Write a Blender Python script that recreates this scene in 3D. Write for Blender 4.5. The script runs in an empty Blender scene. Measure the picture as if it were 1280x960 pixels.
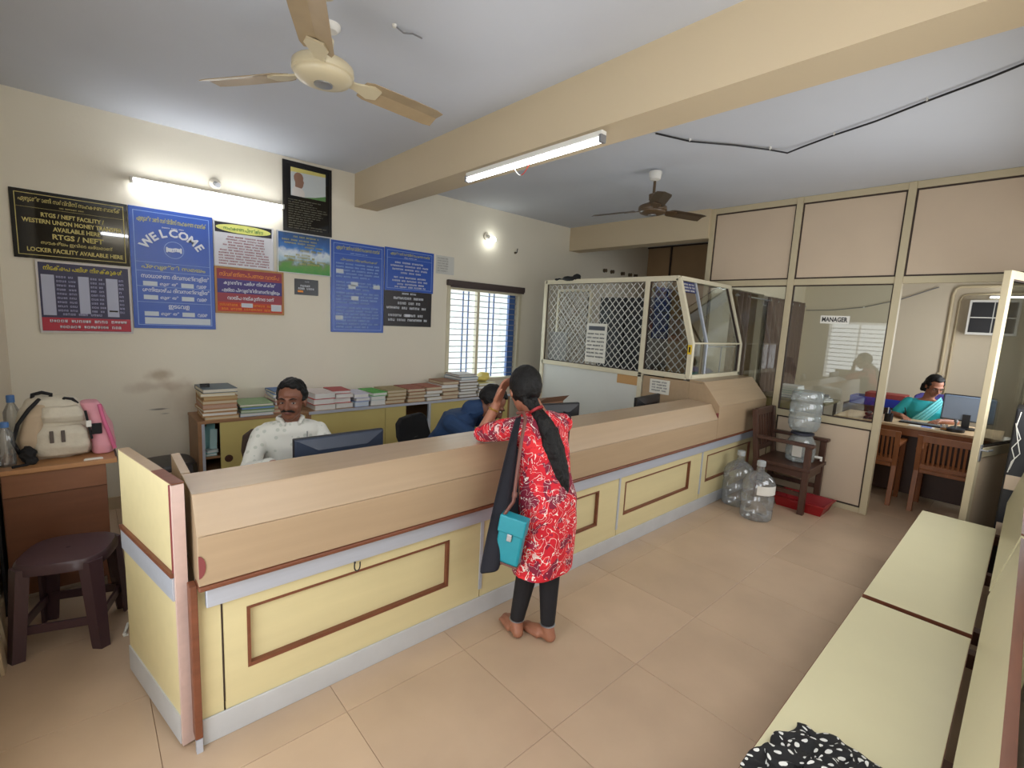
import bpy, bmesh, math, random
from mathutils import Vector, Matrix, Euler, noise
random.seed(11)
scene = bpy.context.scene
COL = scene.collection
PI = math.pi

# ---------------------------------------------------------------- camera
CAM_H = 1.6411
cam_data = bpy.data.cameras.new('camera')
cam = bpy.data.objects.new('camera', cam_data)
COL.objects.link(cam)
_yaw, _pitch, _roll = [math.radians(a) for a in (47.5514, -7.7149, 2.9112)]
_F = Vector((math.cos(_yaw) * math.cos(_pitch), math.sin(_yaw) * math.cos(_pitch), math.sin(_pitch)))
_r = Vector((math.sin(_yaw), -math.cos(_yaw), 0))
_u = _r.cross(_F)
_R = _r * math.cos(_roll) + _u * math.sin(_roll)
_U = -_r * math.sin(_roll) + _u * math.cos(_roll)
_m = Matrix((_R, _U, -_F)).transposed().to_4x4()
_m.translation = (0, 0, CAM_H)
cam.matrix_world = _m
cam_data.sensor_fit = 'HORIZONTAL'
cam_data.sensor_width = 36
cam_data.lens = 594.19 / 1280 * 36
cam_data.clip_start = 0.01
scene.camera = cam

# ---------------------------------------------------------------- light and exposure
scene.view_settings.view_transform = 'Standard'
scene.view_settings.look = 'None'
scene.view_settings.gamma = 1
scene.view_settings.use_curve_mapping = False
scene.view_settings.exposure = 0.27
scene.cycles.use_denoising = True
scene.cycles.max_bounces = 10
scene.cycles.transparent_max_bounces = 24
scene.cycles.caustics_reflective = False
scene.cycles.caustics_refractive = False
scene.cycles.sample_clamp_indirect = 6.0

world = bpy.data.worlds.new('world')
scene.world = world
world.use_nodes = True
world.node_tree.nodes['Background'].inputs[0].default_value = (0.93, 0.97, 1.0, 1)
world.node_tree.nodes['Background'].inputs[1].default_value = 1.3

def area(name, loc, target, sx, sy, power, color=(1, 1, 1)):
    l = bpy.data.lights.new(name, 'AREA')
    l.shape = 'RECTANGLE'; l.size = sx; l.size_y = sy; l.energy = power; l.color = color
    o = bpy.data.objects.new(name, l); COL.objects.link(o)
    o.location = loc
    d = Vector(target) - Vector(loc)
    o.rotation_euler = d.to_track_quat('-Z', 'Y').to_euler()
    return o
# daylight entering through windows; left doorway and office window are added as fill
area('daylight_front_window', (1.55, -0.16, 1.65), (1.55, 3, 1.2), 1.5, 1.1, 6.5, (0.97, 0.98, 1.0))
area('daylight_front_window', (4.0, -0.16, 1.65), (4.0, 3, 1.2), 1.9, 1.1, 20, (0.97, 0.98, 1.0))  # window widened towards the door to put more light on its leaf
area('added_fill_doorway', (-0.36, 1.0, 1.06), (3, 1.0, 1.06), 1.35, 2.0, 16, (0.95, 0.975, 1.0))
area('daylight_left_window', (-0.36, 2.35, 1.37), (3, 2.35, 1.37), 1.0, 1.1, 4, (0.95, 0.975, 1.0))
area('daylight_back_window', (3.8, 4.86, 1.42), (3.8, 0, 1.42), 1.25, 1.25, 24, (0.9, 0.96, 1.0))
area('added_fill_office', (7.0, -0.16, 1.6), (7.0, 3, 1.0), 1.4, 1.0, 25, (0.97, 0.98, 1.0))

# ---------------------------------------------------------------- helpers
def srgb(r, g, b):
    f = lambda c: (c / 255 / 12.92) if c / 255 <= 0.04045 else ((c / 255 + 0.055) / 1.055) ** 2.4
    return (f(r), f(g), f(b), 1)

MATS = {}
def mat(name, rgb, rough=0.5, metal=0.0, var=0.0, vscale=6.0, vstretch=(1, 1, 1), bump=0.0, bscale=40.0, emit=0.0, spec=0.5, randobj=0.0, coat=0.0):
    if name in MATS: return MATS[name]
    m = bpy.data.materials.new(name); m.use_nodes = True
    nt = m.node_tree; b = nt.nodes['Principled BSDF']
    c = srgb(*rgb)
    b.inputs['Base Color'].default_value = c
    b.inputs['Roughness'].default_value = rough
    b.inputs['Metallic'].default_value = metal
    b.inputs['Specular IOR Level'].default_value = spec
    b.inputs['Coat Weight'].default_value = coat
    if emit:
        b.inputs['Emission Color'].default_value = c
        b.inputs['Emission Strength'].default_value = emit
    last = None
    if var or bump or randobj:
        tc = nt.nodes.new('ShaderNodeTexCoord')
        mp = nt.nodes.new('ShaderNodeMapping')
        mp.inputs['Scale'].default_value = vstretch
        geo = nt.nodes.new('ShaderNodeNewGeometry')
        nt.links.new(geo.outputs['Position'], mp.inputs['Vector'])
    if var:
        n = nt.nodes.new('ShaderNodeTexNoise'); n.inputs['Scale'].default_value = vscale
        n.inputs['Detail'].default_value = 6
        nt.links.new(mp.outputs[0], n.inputs['Vector'])
        hs = nt.nodes.new('ShaderNodeHueSaturation'); hs.inputs['Color'].default_value = c
        mr = nt.nodes.new('ShaderNodeMapRange')
        mr.inputs['From Min'].default_value = 0.25; mr.inputs['From Max'].default_value = 0.75
        mr.inputs['To Min'].default_value = 1 - var; mr.inputs['To Max'].default_value = 1 + var
        nt.links.new(n.outputs['Fac'], mr.inputs['Value'])
        if randobj:
            oi = nt.nodes.new('ShaderNodeObjectInfo')
            mr2 = nt.nodes.new('ShaderNodeMapRange')
            mr2.inputs['To Min'].default_value = 1 - randobj; mr2.inputs['To Max'].default_value = 1 + randobj
            nt.links.new(oi.outputs['Random'], mr2.inputs['Value'])
            mu = nt.nodes.new('ShaderNodeMath'); mu.operation = 'MULTIPLY'
            nt.links.new(mr.outputs[0], mu.inputs[0]); nt.links.new(mr2.outputs[0], mu.inputs[1])
            nt.links.new(mu.outputs[0], hs.inputs['Value'])
        else:
            nt.links.new(mr.outputs[0], hs.inputs['Value'])
        nt.links.new(hs.outputs[0], b.inputs['Base Color'])
    if bump:
        n2 = nt.nodes.new('ShaderNodeTexNoise'); n2.inputs['Scale'].default_value = bscale
        n2.inputs['Detail'].default_value = 4
        nt.links.new(mp.outputs[0], n2.inputs['Vector'])
        bp = nt.nodes.new('ShaderNodeBump'); bp.inputs['Strength'].default_value = bump
        bp.inputs['Distance'].default_value = 0.01
        nt.links.new(n2.outputs['Fac'], bp.inputs['Height'])
        nt.links.new(bp.outputs[0], b.inputs['Normal'])
    MATS[name] = m
    return m

def glass_mat(name, tint, gloss=0.1, rough=0.02, extra=0.0, haze=None):
    """thin sheet: see-through with a fresnel mirror sheen"""
    if name in MATS: return MATS[name]
    m = bpy.data.materials.new(name); m.use_nodes = True
    nt = m.node_tree
    for n in list(nt.nodes): nt.nodes.remove(n)
    out = nt.nodes.new('ShaderNodeOutputMaterial')
    tr = nt.nodes.new('ShaderNodeBsdfTransparent'); tr.inputs[0].default_value = (*tint, 1)
    gl = nt.nodes.new('ShaderNodeBsdfGlossy'); gl.inputs['Roughness'].default_value = rough
    lw = nt.nodes.new('ShaderNodeLayerWeight'); lw.inputs['Blend'].default_value = 0.35
    mr = nt.nodes.new('ShaderNodeMapRange'); mr.inputs['To Min'].default_value = gloss; mr.inputs['To Max'].default_value = 0.75
    nt.links.new(lw.outputs['Fresnel'], mr.inputs['Value'])
    mx = nt.nodes.new('ShaderNodeMixShader')
    nt.links.new(mr.outputs[0], mx.inputs[0]); nt.links.new(tr.outputs[0], mx.inputs[1]); nt.links.new(gl.outputs[0], mx.inputs[2])
    last = mx
    if haze:
        df = nt.nodes.new('ShaderNodeBsdfDiffuse'); df.inputs[0].default_value = srgb(*haze[1])
        mx2 = nt.nodes.new('ShaderNodeMixShader'); mx2.inputs[0].default_value = haze[0]
        nt.links.new(mx.outputs[0], mx2.inputs[1]); nt.links.new(df.outputs[0], mx2.inputs[2]); last = mx2
    nt.links.new(last.outputs[0], out.inputs[0])
    MATS[name] = m
    return m

class MB:
    kind = None
    def __init__(s): s.v = []; s.f = []
    def add(s, vs, fs):
        o = len(s.v); s.v += [tuple(p) for p in vs]; s.f += [tuple(i + o for i in f) for f in fs]; return s
    def box(s, x0, x1, y0, y1, z0, z1):
        return s.add([(x0, y0, z0), (x1, y0, z0), (x1, y1, z0), (x0, y1, z0), (x0, y0, z1), (x1, y0, z1), (x1, y1, z1), (x0, y1, z1)],
                     [(0, 3, 2, 1), (4, 5, 6, 7), (0, 1, 5, 4), (1, 2, 6, 5), (2, 3, 7, 6), (3, 0, 4, 7)])
    def beam(s, p0, p1, w, h, up=(0, 0, 1)):
        """rectangular bar from p0 to p1, w across, h along up"""
        p0 = Vector(p0); p1 = Vector(p1); d = (p1 - p0).normalized(); up = Vector(up)
        if abs(d.dot(up)) > 0.99: up = Vector((0, 1, 0))
        a = d.cross(up).normalized() * w / 2; b = a.cross(d).normalized() * h / 2
        vs = [p + sa * a + sb * b for p in (p0, p1) for sa, sb in ((-1, -1), (1, -1), (1, 1), (-1, 1))]
        return s.add(vs, [(0, 1, 2, 3), (7, 6, 5, 4), (0, 4, 5, 1), (1, 5, 6, 2), (2, 6, 7, 3), (3, 7, 4, 0)])
    def ring(s, c, ax, ay, rx, ry, n):
        c = Vector(c); return [c + ax * (rx * math.cos(2 * PI * i / n)) + ay * (ry * math.sin(2 * PI * i / n)) for i in range(n)]
    def loft(s, rings, caps=True):
        n = len(rings[0]); o = len(s.v)
        for r in rings: s.v += [tuple(p) for p in r]
        for k in range(len(rings) - 1):
            for i in range(n):
                j = (i + 1) % n
                s.f.append((o + k * n + i, o + k * n + j, o + (k + 1) * n + j, o + (k + 1) * n + i))
        if caps:
            s.f.append(tuple(o + i for i in reversed(range(n))))
            s.f.append(tuple(o + (len(rings) - 1) * n + i for i in range(n)))
        return s
    def cyl(s, p0, p1, r0, r1=None, n=16):
        r1 = r0 if r1 is None else r1
        p0 = Vector(p0); p1 = Vector(p1); d = (p1 - p0).normalized()
        a = d.orthogonal().normalized(); b = d.cross(a)
        return s.loft([s.ring(p0, a, b, r0, r0, n), s.ring(p1, a, b, r1, r1, n)])
    def tube(s, pts, r, n=8):
        pts = [Vector(p) for p in pts]; rings = []
        a = None
        for i, p in enumerate(pts):
            d = (pts[min(i + 1, len(pts) - 1)] - pts[max(i - 1, 0)]).normalized()
            if a is None: a = d.orthogonal().normalized()
            a = (a - d * a.dot(d))
            a = a.normalized() if a.length > 1e-6 else d.orthogonal().normalized()
            b = d.cross(a)
            rr = r[i] if isinstance(r, (list, tuple)) else r
            rings.append(s.ring(p, a, b, rr, rr, n))
        return s.loft(rings)
    def lathe(s, prof, c=(0, 0, 0), n=24, axis=None):
        c = Vector(c)
        z = Vector(axis).normalized() if axis else Vector((0, 0, 1))
        a = z.orthogonal().normalized() if axis else Vector((1, 0, 0)); b = z.cross(a)
        return s.loft([s.ring(c + z * h, a, b, max(r, 1e-4), max(r, 1e-4), n) for r, h in prof])
    def sphere(s, c, r, nu=16, nv=10, M=None, fn=None):
        c = Vector(c); rings = []
        r = (r, r, r) if not isinstance(r, (tuple, list)) else r
        vs = []; fs = []
        for j in range(nv + 1):
            th = PI * j / nv
            for i in range(nu):
                ph = 2 * PI * i / nu
                d = Vector((math.sin(th) * math.cos(ph), math.sin(th) * math.sin(ph), -math.cos(th)))
                if j in (0, nv): d = Vector((1e-4 * math.cos(ph), 1e-4 * math.sin(ph), -1 if j == 0 else 1))
                k = fn(d) if fn else 1
                p = Vector((d.x * r[0], d.y * r[1], d.z * r[2])) * k + c
                vs.append(M @ p if M else p)
        for j in range(nv):
            for i in range(nu):
                k = (i + 1) % nu
                fs.append((j * nu + i, j * nu + k, (j + 1) * nu + k, (j + 1) * nu + i))
        fs.append(tuple(reversed(range(nu)))); fs.append(tuple(nv * nu + i for i in range(nu)))
        return s.add(vs, fs)
    def prism(s, poly, axis, a0, a1):
        """poly: 2d points in the plane normal to axis ('x': (y,z), 'y': (x,z), 'z': (x,y))"""
        def P(p, a):
            return {'x': (a, p[0], p[1]), 'y': (p[0], a, p[1]), 'z': (p[0], p[1], a)}[axis]
        n = len(poly); vs = [P(p, a0) for p in poly] + [P(p, a1) for p in poly]
        fs = [tuple(range(n)), tuple(reversed(range(n, 2 * n)))] + [(i, n + i, n + (i + 1) % n, (i + 1) % n) for i in range(n)]
        return s.add(vs, fs)
    def quad(s, a, b, c, d): return s.add([a, b, c, d], [(0, 1, 2, 3)])
    def chain(s, pts, rad, n=12):
        """tapered limb: spheres at the joints and cones between"""
        pts = [Vector(p) for p in pts]
        for p, r in zip(pts, rad): s.sphere(p, r, 12, 8)
        for i in range(len(pts) - 1):
            if (pts[i + 1] - pts[i]).length > 1e-5: s.cyl(pts[i], pts[i + 1], rad[i], rad[i + 1], n)
        return s
    def mesh(s, name, off=(0, 0, 0)):
        me = bpy.data.meshes.new(name)
        ox, oy, oz = off
        me.from_pydata([(x - ox, y - oy, z - oz) for x, y, z in s.v], [], s.f)
        bm = bmesh.new(); bm.from_mesh(me)
        bmesh.ops.recalc_face_normals(bm, faces=bm.faces); bm.to_mesh(me); bm.free()
        return me
    def build(s, name, m, parent=None, smooth=False, bev=0.0, world=True, raw=False):
        off = tuple(parent_world(parent)) if (parent and world) else (0, 0, 0)
        if raw:
            me = bpy.data.meshes.new(name); me.from_pydata([(x - off[0], y - off[1], z - off[2]) for x, y, z in s.v], [], s.f)
        else: me = s.mesh(name, off)
        o = bpy.data.objects.new(name, me); COL.objects.link(o)
        if m: me.materials.append(m)
        if parent: o.parent = parent
        if smooth:
            me.polygons.foreach_set('use_smooth', [True] * len(me.polygons))
            try: me.set_sharp_from_angle(angle=math.radians(45))
            except Exception: pass
        if bev:
            b = o.modifiers.new('bevel', 'BEVEL'); b.width = bev; b.segments = 2; b.limit_method = 'ANGLE'
        return o

class PB(MB):
    '''print builder: every line, rule or slip becomes a part of its own'''
    def __init__(s): s.items = []
    def add(s, vs, fs):
        m_ = MB(); m_.add(vs, fs); s.items.append(m_); return s
    def build(s, name, m, parent=None, **kw):
        o = None
        for it in s.items: o = it.build(name, m, parent, raw=kw.get('raw', False))
        return o

def parent_world(p):
    v = Vector((0, 0, 0))
    while p is not None: v += p.location; p = p.parent
    return v

def tag(o, label, cat, group=None):
    o['label'] = label; o['category'] = cat
    if group: o['group'] = group
    return o
def thing(name, label, cat, loc=(0, 0, 0), rz=0.0, group=None):
    o = bpy.data.objects.new(name, None); COL.objects.link(o)
    o.location = loc; o.rotation_euler = (0, 0, rz); o.empty_display_size = 0.1
    return tag(o, label, cat, group)
def struct(o): o['kind'] = 'structure'; return o
def dup(root, loc=None, rz=None, label=None):
    r = root.copy(); COL.objects.link(r)
    if loc is not None: r.location = loc
    if rz is not None: r.rotation_euler = (0, 0, rz)
    if label: r['label'] = label
    for ch in root.children:
        c = ch.copy(); COL.objects.link(c); c.parent = r
        for g in ch.children:
            d = g.copy(); COL.objects.link(d); d.parent = c
    return r

def remeshed(name, mb, m, parent, voxel=0.006, smooth=6, world=True, noise_amp=0.0, noise_scale=30.0):
    tmp = bpy.data.objects.new('tmp', mb.mesh('tmp')); COL.objects.link(tmp)
    r = tmp.modifiers.new('r', 'REMESH'); r.mode = 'VOXEL'; r.voxel_size = voxel
    if smooth:
        sm = tmp.modifiers.new('s', 'SMOOTH'); sm.iterations = smooth; sm.factor = 0.5
    dg = bpy.context.evaluated_depsgraph_get()
    me = bpy.data.meshes.new_from_object(tmp.evaluated_get(dg))
    bpy.data.objects.remove(tmp)
    off = parent_world(parent) if (parent and world) else Vector((0, 0, 0))
    if noise_amp:
        ns = [v.normal.copy() for v in me.vertices]
        for v, n_ in zip(me.vertices, ns): v.co += n_ * noise.noise(v.co * noise_scale) * noise_amp
    for v in me.vertices: v.co -= off
    me.polygons.foreach_set('use_smooth', [True] * len(me.polygons))
    me.materials.clear(); me.materials.append(m); me.name = name
    o = bpy.data.objects.new(name, me); COL.objects.link(o)
    if parent: o.parent = parent
    return o

# Malayalam needs its left-hand vowel signs put in visual order by hand
def visual(t):
    out = []
    for ch in t:
        if ch in '\u0d46\u0d47\u0d48\u0d4a\u0d4b\u0d4c':
            pre = {'\u0d4a': '\u0d46', '\u0d4b': '\u0d47', '\u0d4c': ''}.get(ch, ch)
            post = {'\u0d4a': '\u0d3e', '\u0d4b': '\u0d3e', '\u0d4c': '\u0d57'}.get(ch, '')
            k = len(out) - 1
            while k > 1 and out[k - 1] == '\u0d4d': k -= 2
            if pre: out.insert(max(k, 0), pre)
            if post: out.append(post)
        else: out.append(ch)
    return ''.join(out)
def text_geo(t, bold=0.0, spacing=1.0):
    cu = bpy.data.curves.new('t', 'FONT'); cu.body = visual(t); cu.size = 1; cu.offset = bold
    cu.resolution_u = 2; cu.space_character = spacing
    o = bpy.data.objects.new('t', cu); COL.objects.link(o)
    dg = bpy.context.evaluated_depsgraph_get(); dg.update()
    me = bpy.data.meshes.new_from_object(o.evaluated_get(dg))
    vs = [tuple(v.co) for v in me.vertices]; fs = [tuple(p.vertices) for p in me.polygons]
    bpy.data.objects.remove(o); bpy.data.curves.remove(cu); bpy.data.meshes.remove(me)
    return vs, fs
def put_text(mb, t, x0, x1, zc, h, y, bold=0.02, place=None, arc=None):
    """fit the text into x0..x1 with height h centred at zc on a plane facing -Y at y (or through place(u,v))"""
    vs, fs = text_geo(t, bold)
    if not vs: return
    ax0 = min(v[0] for v in vs); ax1 = max(v[0] for v in vs); az0 = min(v[1] for v in vs); az1 = max(v[1] for v in vs)
    sx = (x1 - x0) / max(ax1 - ax0, 1e-6); sz = h / max(az1 - az0, 1e-6)
    pts = []
    for v in vs:
        u = x0 + (v[0] - ax0) * sx; w = zc + (v[1] - (az0 + az1) / 2) * sz
        pts.append(place(u, w) if place else (u, y, w))
    mb.add(pts, fs)
def greek(mb, x0, x1, zc, h, y, seed=0, align='full', place=None):
    """one line of print too small to read in the photograph: rows of little letter strokes"""
    rn = random.Random(seed); x = x0
    def q(a, b, c, d):
        p = [(a, c), (b, c), (b, d), (a, d)]
        mb.add([place(u, w) if place else (u, y, w) for u, w in p], [(0, 1, 2, 3)])
    while x < x1 - h:
        for _ in range(rn.randint(3, 8)):
            w = h * rn.uniform(0.7, 1.2)
            if x + w > x1: break
            t = h * 0.24; z0 = zc - h / 2; z1 = zc + h / 2
            k = rn.random()
            q(x, x + t, z0, z1 * 0.5 + zc * 0.5 if k < .3 else z1)
            q(x + w * 0.75 - t, x + w * 0.75, z0, z1)
            if k < .6: q(x, x + w * 0.75, z1 - t, z1)
            if k > .35: q(x, x + w * 0.75, z0, z0 + t)
            if k > .8: q(x + t, x + w * .6, zc - t / 2, zc + t / 2)
            x += w
        x += h * 0.9

# ---------------------------------------------------------------- materials
M_CEIL = mat('ceiling_paint', (202, 206, 214), 0.85, var=0.03, vscale=1.5, bump=0.05, bscale=60)
M_WALL2 = mat('cream_wall_paint', (216, 204, 180), 0.75, var=0.035, vscale=1.2, bump=0.06, bscale=70)
M_BEAM = mat('beam_paint', (200, 183, 153), 0.75, var=0.03, vscale=1.0, bump=0.05, bscale=60)
M_TILE = mat('floor_tile_glaze', (188, 163, 137), 0.34, var=0.09, vscale=3.2, randobj=0.05, bump=0.02, bscale=14)
M_GROUT = mat('grout', (128, 98, 74), 0.9, var=0.1, vscale=20)
M_LAM = mat('tan_laminate', (172, 148, 119), 0.33, var=0.05, vscale=7, vstretch=(0.25, 5, 5))
M_LAMY = mat('yellow_laminate', (212, 199, 153), 0.4, var=0.035, vscale=5, vstretch=(0.3, 4, 4))
M_BENCH = mat('cream_laminate', (214, 207, 170), 0.3, var=0.025, vscale=4)
M_BROWN = mat('brown_edge_wood', (114, 66, 44), 0.45, var=0.18, vscale=14, vstretch=(0.4, 3, 3))
M_DKBROWN = mat('dark_brown_wood', (76, 46, 34), 0.5, var=0.2, vscale=12, vstretch=(3, 3, 0.4))
M_MAROON = mat('maroon_laminate', (128, 62, 62), 0.5)
M_PINKEDGE = mat('pinkish_edge_strip', (205, 178, 168), 0.5, var=0.06, vscale=30)
M_SILVER = mat('brushed_aluminium_strip', (192, 198, 210), 0.42, metal=0.35, var=0.04, vscale=9, vstretch=(0.3, 8, 8))
M_KICK = mat('grey_steel_kick', (196, 199, 202), 0.5, metal=0.2, var=0.06, vscale=7)
M_ALU = mat('beige_aluminium_frame', (194, 181, 150), 0.42, var=0.03, vscale=8)
M_ALUW = mat('pale_aluminium_frame', (216, 208, 182), 0.4, var=0.03, vscale=8)
M_PANEL = mat('pinkish_beige_board', (204, 184, 160), 0.5, var=0.03, vscale=3)
M_WHITEPANEL = mat('white_board_panel', (214, 216, 212), 0.4, var=0.03, vscale=3)
M_GASKET = mat('dark_brown_gasket', (58, 44, 36), 0.6)
M_BLACK = mat('black_plastic', (26, 26, 30), 0.4)
M_BLACKM = mat('black_matte', (20, 20, 23), 0.8)
M_NAVYP = mat('slate_plastic', (44, 54, 72), 0.35)
M_GREYP = mat('grey_plastic', (120, 120, 122), 0.5)
M_WHITEP = mat('white_plastic', (226, 224, 216), 0.45)
M_CREAMP = mat('cream_enamel', (212, 196, 160), 0.4)
M_STEEL = mat('steel', (170, 172, 176), 0.3, metal=0.8)
M_PAPER = mat('paper', (224, 222, 212), 0.8)
M_GLASS = glass_mat('window_glass', (0.93, 0.96, 0.94), 0.045)
M_GLASSD = glass_mat('cabin_glass', (0.72, 0.78, 0.80), 0.30)
M_GLASSS = glass_mat('cabin_side_glass', (0.80, 0.84, 0.85), 0.10)
M_PET = glass_mat('clear_bottle_plastic', (0.93, 0.955, 0.97), 0.10, 0.08, haze=(0.10, (220, 226, 230)))
M_WATER = glass_mat('water_bottle_filled', (0.86, 0.91, 0.92), 0.10, 0.06, haze=(0.28, (206, 212, 212)))
M_TUBE = mat('lit_tube', (248, 251, 255), 0.5, emit=26)
M_TUBE3 = mat('lit_tube_front', (248, 251, 255), 0.5, emit=75)
M_TUBE2 = mat('lit_tube_beam', (248, 251, 255), 0.5, emit=9)
M_BULB = mat('lit_bulb', (250, 255, 250), 0.5, emit=22)

def wall_stain_mat():
    m = mat('back_wall_paint', (233, 226, 208), 0.72, var=0.035, vscale=1.2, bump=0.06, bscale=70)
    nt = m.node_tree; b = nt.nodes['Principled BSDF']
    src = b.inputs['Base Color'].links[0].from_socket
    geo = nt.nodes.new('ShaderNodeNewGeometry')
    nz = nt.nodes.new('ShaderNodeTexNoise'); nz.inputs['Scale'].default_value = 9; nt.links.new(geo.outputs['Position'], nz.inputs['Vector'])
    for (x, z, rx, rz, k, col) in [(0.47, 1.06, .11, .055, .55, (150, 122, 82)), (0.40, .96, .20, .05, .3, (150, 120, 90)), (0.56, .97, .12, .06, .3, (160, 125, 95)), (0.45, .775, .085, .010, .85, (92, 90, 86)), (0.49, .735, .05, .008, .6, (110, 105, 98)), (0.6, .82, .15, .2, .2, (160, 130, 100))]:
        vm = nt.nodes.new('ShaderNodeVectorMath'); vm.operation = 'SUBTRACT'; vm.inputs[1].default_value = (x, 4.72, z)
        nt.links.new(geo.outputs['Position'], vm.inputs[0])
        vs = nt.nodes.new('ShaderNodeVectorMath'); vs.operation = 'MULTIPLY'; vs.inputs[1].default_value = (1 / rx, 1, 1 / rz)
        nt.links.new(vm.outputs[0], vs.inputs[0])
        ln = nt.nodes.new('ShaderNodeVectorMath'); ln.operation = 'LENGTH'; nt.links.new(vs.outputs[0], ln.inputs[0])
        ad = nt.nodes.new('ShaderNodeMath'); ad.operation = 'MULTIPLY_ADD'; ad.inputs[1].default_value = 1.4; ad.inputs[2].default_value = -.7
        nt.links.new(nz.outputs['Fac'], ad.inputs[0])
        sm = nt.nodes.new('ShaderNodeMath'); sm.operation = 'ADD'; nt.links.new(ln.outputs['Value'], sm.inputs[0]); nt.links.new(ad.outputs[0], sm.inputs[1])
        mr = nt.nodes.new('ShaderNodeMapRange'); mr.interpolation_type = 'SMOOTHSTEP'
        mr.inputs['From Min'].default_value = 1.1; mr.inputs['From Max'].default_value = 0.1; mr.inputs['To Min'].default_value = 0; mr.inputs['To Max'].default_value = k
        nt.links.new(sm.outputs[0], mr.inputs['Value'])
        mx = nt.nodes.new('ShaderNodeMix'); mx.data_type = 'RGBA'; mx.inputs['B'].default_value = srgb(*col)
        nt.links.new(mr.outputs[0], mx.inputs['Factor']); nt.links.new(src, mx.inputs['A'])
        src = mx.outputs['Result']
    nt.links.new(src, b.inputs['Base Color'])
    return m
M_WALLB = wall_stain_mat()

# ---------------------------------------------------------------- the room
XL, XR, YF, YB, HC = -0.37, 8.6, -0.15, 4.72, 2.98
XP = 5.37
fl = struct(MB().box(XL - .15, XR + .15, YF - .15, YB + .15, -0.08, -0.003).build('floor', M_GROUT))
# 0.6 m tiles, grid found from the photograph
gx, gy = 0.738, 1.1155
i0 = math.floor((XL - gx) / .6); i1 = math.ceil((XR - gx) / .6)
j0 = math.floor((YF - gy) / .6); j1 = math.ceil((YB - gy) / .6)
tile_cache = {}
for i in range(i0, i1):
    for j in range(j0, j1):
        x0 = max(gx + .6 * i, XL) + .0012; x1 = min(gx + .6 * (i + 1), XR) - .0012
        y0 = max(gy + .6 * j, YF) + .0012; y1 = min(gy + .6 * (j + 1), YB) - .0012
        if x1 - x0 < .01 or y1 - y0 < .01: continue
        key = (round(x1 - x0, 3), round(y1 - y0, 3))
        if key not in tile_cache:
            w, d = key; c = .0015
            mb = MB()
            mb.loft([[(-w / 2, -d / 2, -.004), (w / 2, -d / 2, -.004), (w / 2, d / 2, -.004), (-w / 2, d / 2, -.004)],
                     [(-w / 2, -d / 2, -.001), (w / 2, -d / 2, -.001), (w / 2, d / 2, -.001), (-w / 2, d / 2, -.001)],
                     [(-w / 2 + c, -d / 2 + c, 0), (w / 2 - c, -d / 2 + c, 0), (w / 2 - c, d / 2 - c, 0), (-w / 2 + c, d / 2 - c, 0)]])
            me = mb.mesh('floor_tile'); me.materials.append(M_TILE); tile_cache[key] = me
        o = bpy.data.objects.new('floor_tile', tile_cache[key]); COL.objects.link(o)
        o.location = ((x0 + x1) / 2, (y0 + y1) / 2, random.uniform(-.0004, .0002)); o.parent = fl

struct(MB().box(XL - .15, XR + .15, YF - .15, YB + .15, HC, HC + .12).build('ceiling', M_CEIL))
struct(MB().box(2.087, 2.325, YF, YB, 2.667, HC).build('trim_1', M_BEAM))['label'] = 'deep cream ceiling beam crossing above the counter'
struct(MB().box(5.30, 5.52, 2.66, YB, 2.66, HC).build('trim_2', M_BEAM))['label'] = 'short cream beam above the cash cabin passage'

def wall_y(name, y0, y1, holes, m, x0=XL - .15, x1=XR + .15):
    mb = MB(); xs = x0
    for (a, b, c, d) in sorted(holes):
        mb.box(xs, a, y0, y1, 0, HC); mb.box(a, b, y0, y1, 0, c); mb.box(a, b, y0, y1, d, HC); xs = b
    mb.box(xs, x1, y0, y1, 0, HC)
    return struct(mb.build(name, m))
WX0, WX1, WZ0, WZ1 = 3.215, 4.40, 0.84, 2.0
wall_y('wall_back', YB, YB + .15, [(WX0, WX1, WZ0, WZ1)], M_WALLB)
wall_y('wall_front', YF - .15, YF, [(.8, 2.3, 1.1, 2.2), (3.05, 4.95, 1.1, 2.2), (6.3, 7.7, 1.1, 2.1)], M_WALL2)  # last opening added to let fill light into the manager's room
mb = MB(); mb.box(XL - .15, XL, YF, .3, 0, HC); mb.box(XL - .15, XL, .3, 1.7, 2.1, HC); mb.box(XL - .15, XL, 1.7, 1.85, 0, HC); mb.box(XL - .15, XL, 1.85, 2.85, 0, .82); mb.box(XL - .15, XL, 1.85, 2.85, 1.92, HC); mb.box(XL - .15, XL, 2.85, YB, 0, HC)  # doorway gap added so fill light reaches floor and counter front
struct(mb.build('wall_left', M_WALL2))
struct(MB().box(XR, XR + .15, YF, YB, 0, HC).build('wall_right', M_WALL2))
# cross wall between the manager's room and the passage behind the cash cabin
mb = MB(); mb.box(6.95, XR, 2.60, 2.68, 0, HC); mb.box(5.42, 6.95, 2.60, 2.68, 2.15, HC); mb.box(5.42, 5.95, 2.60, 2.68, 0, 2.15)
struct(mb.build('wall_office', M_WALL2))
# boarded end of the passage, seen above the cabin
mb = MB(); mb.box(7.35, 7.42, 2.70, YB, 0, HC)
struct(mb.build('wall_passage', mat('brown_ply', (176, 146, 110), 0.6, var=0.06, vscale=4)))
for k, yy in enumerate((4.28, 3.3)):
    struct(MB().box(7.325, 7.352, yy - .012, yy + .012, 0, HC).build('trim_%d' % (3 + k), M_GASKET))
struct(MB().box(7.32, 7.352, 2.7, YB, HC - .02, HC).build('trim_5', M_GASKET))
struct(MB().box(XL, XL + .012, 1.7, YB, 0.0, .10).build('baseboard_left', mat('skirting', (196, 176, 144), .5)))
struct(MB().box(XL + .012, 4.2, YB - .012, YB, 0.0, .10).build('baseboard_back', MATS['skirting']))

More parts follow.
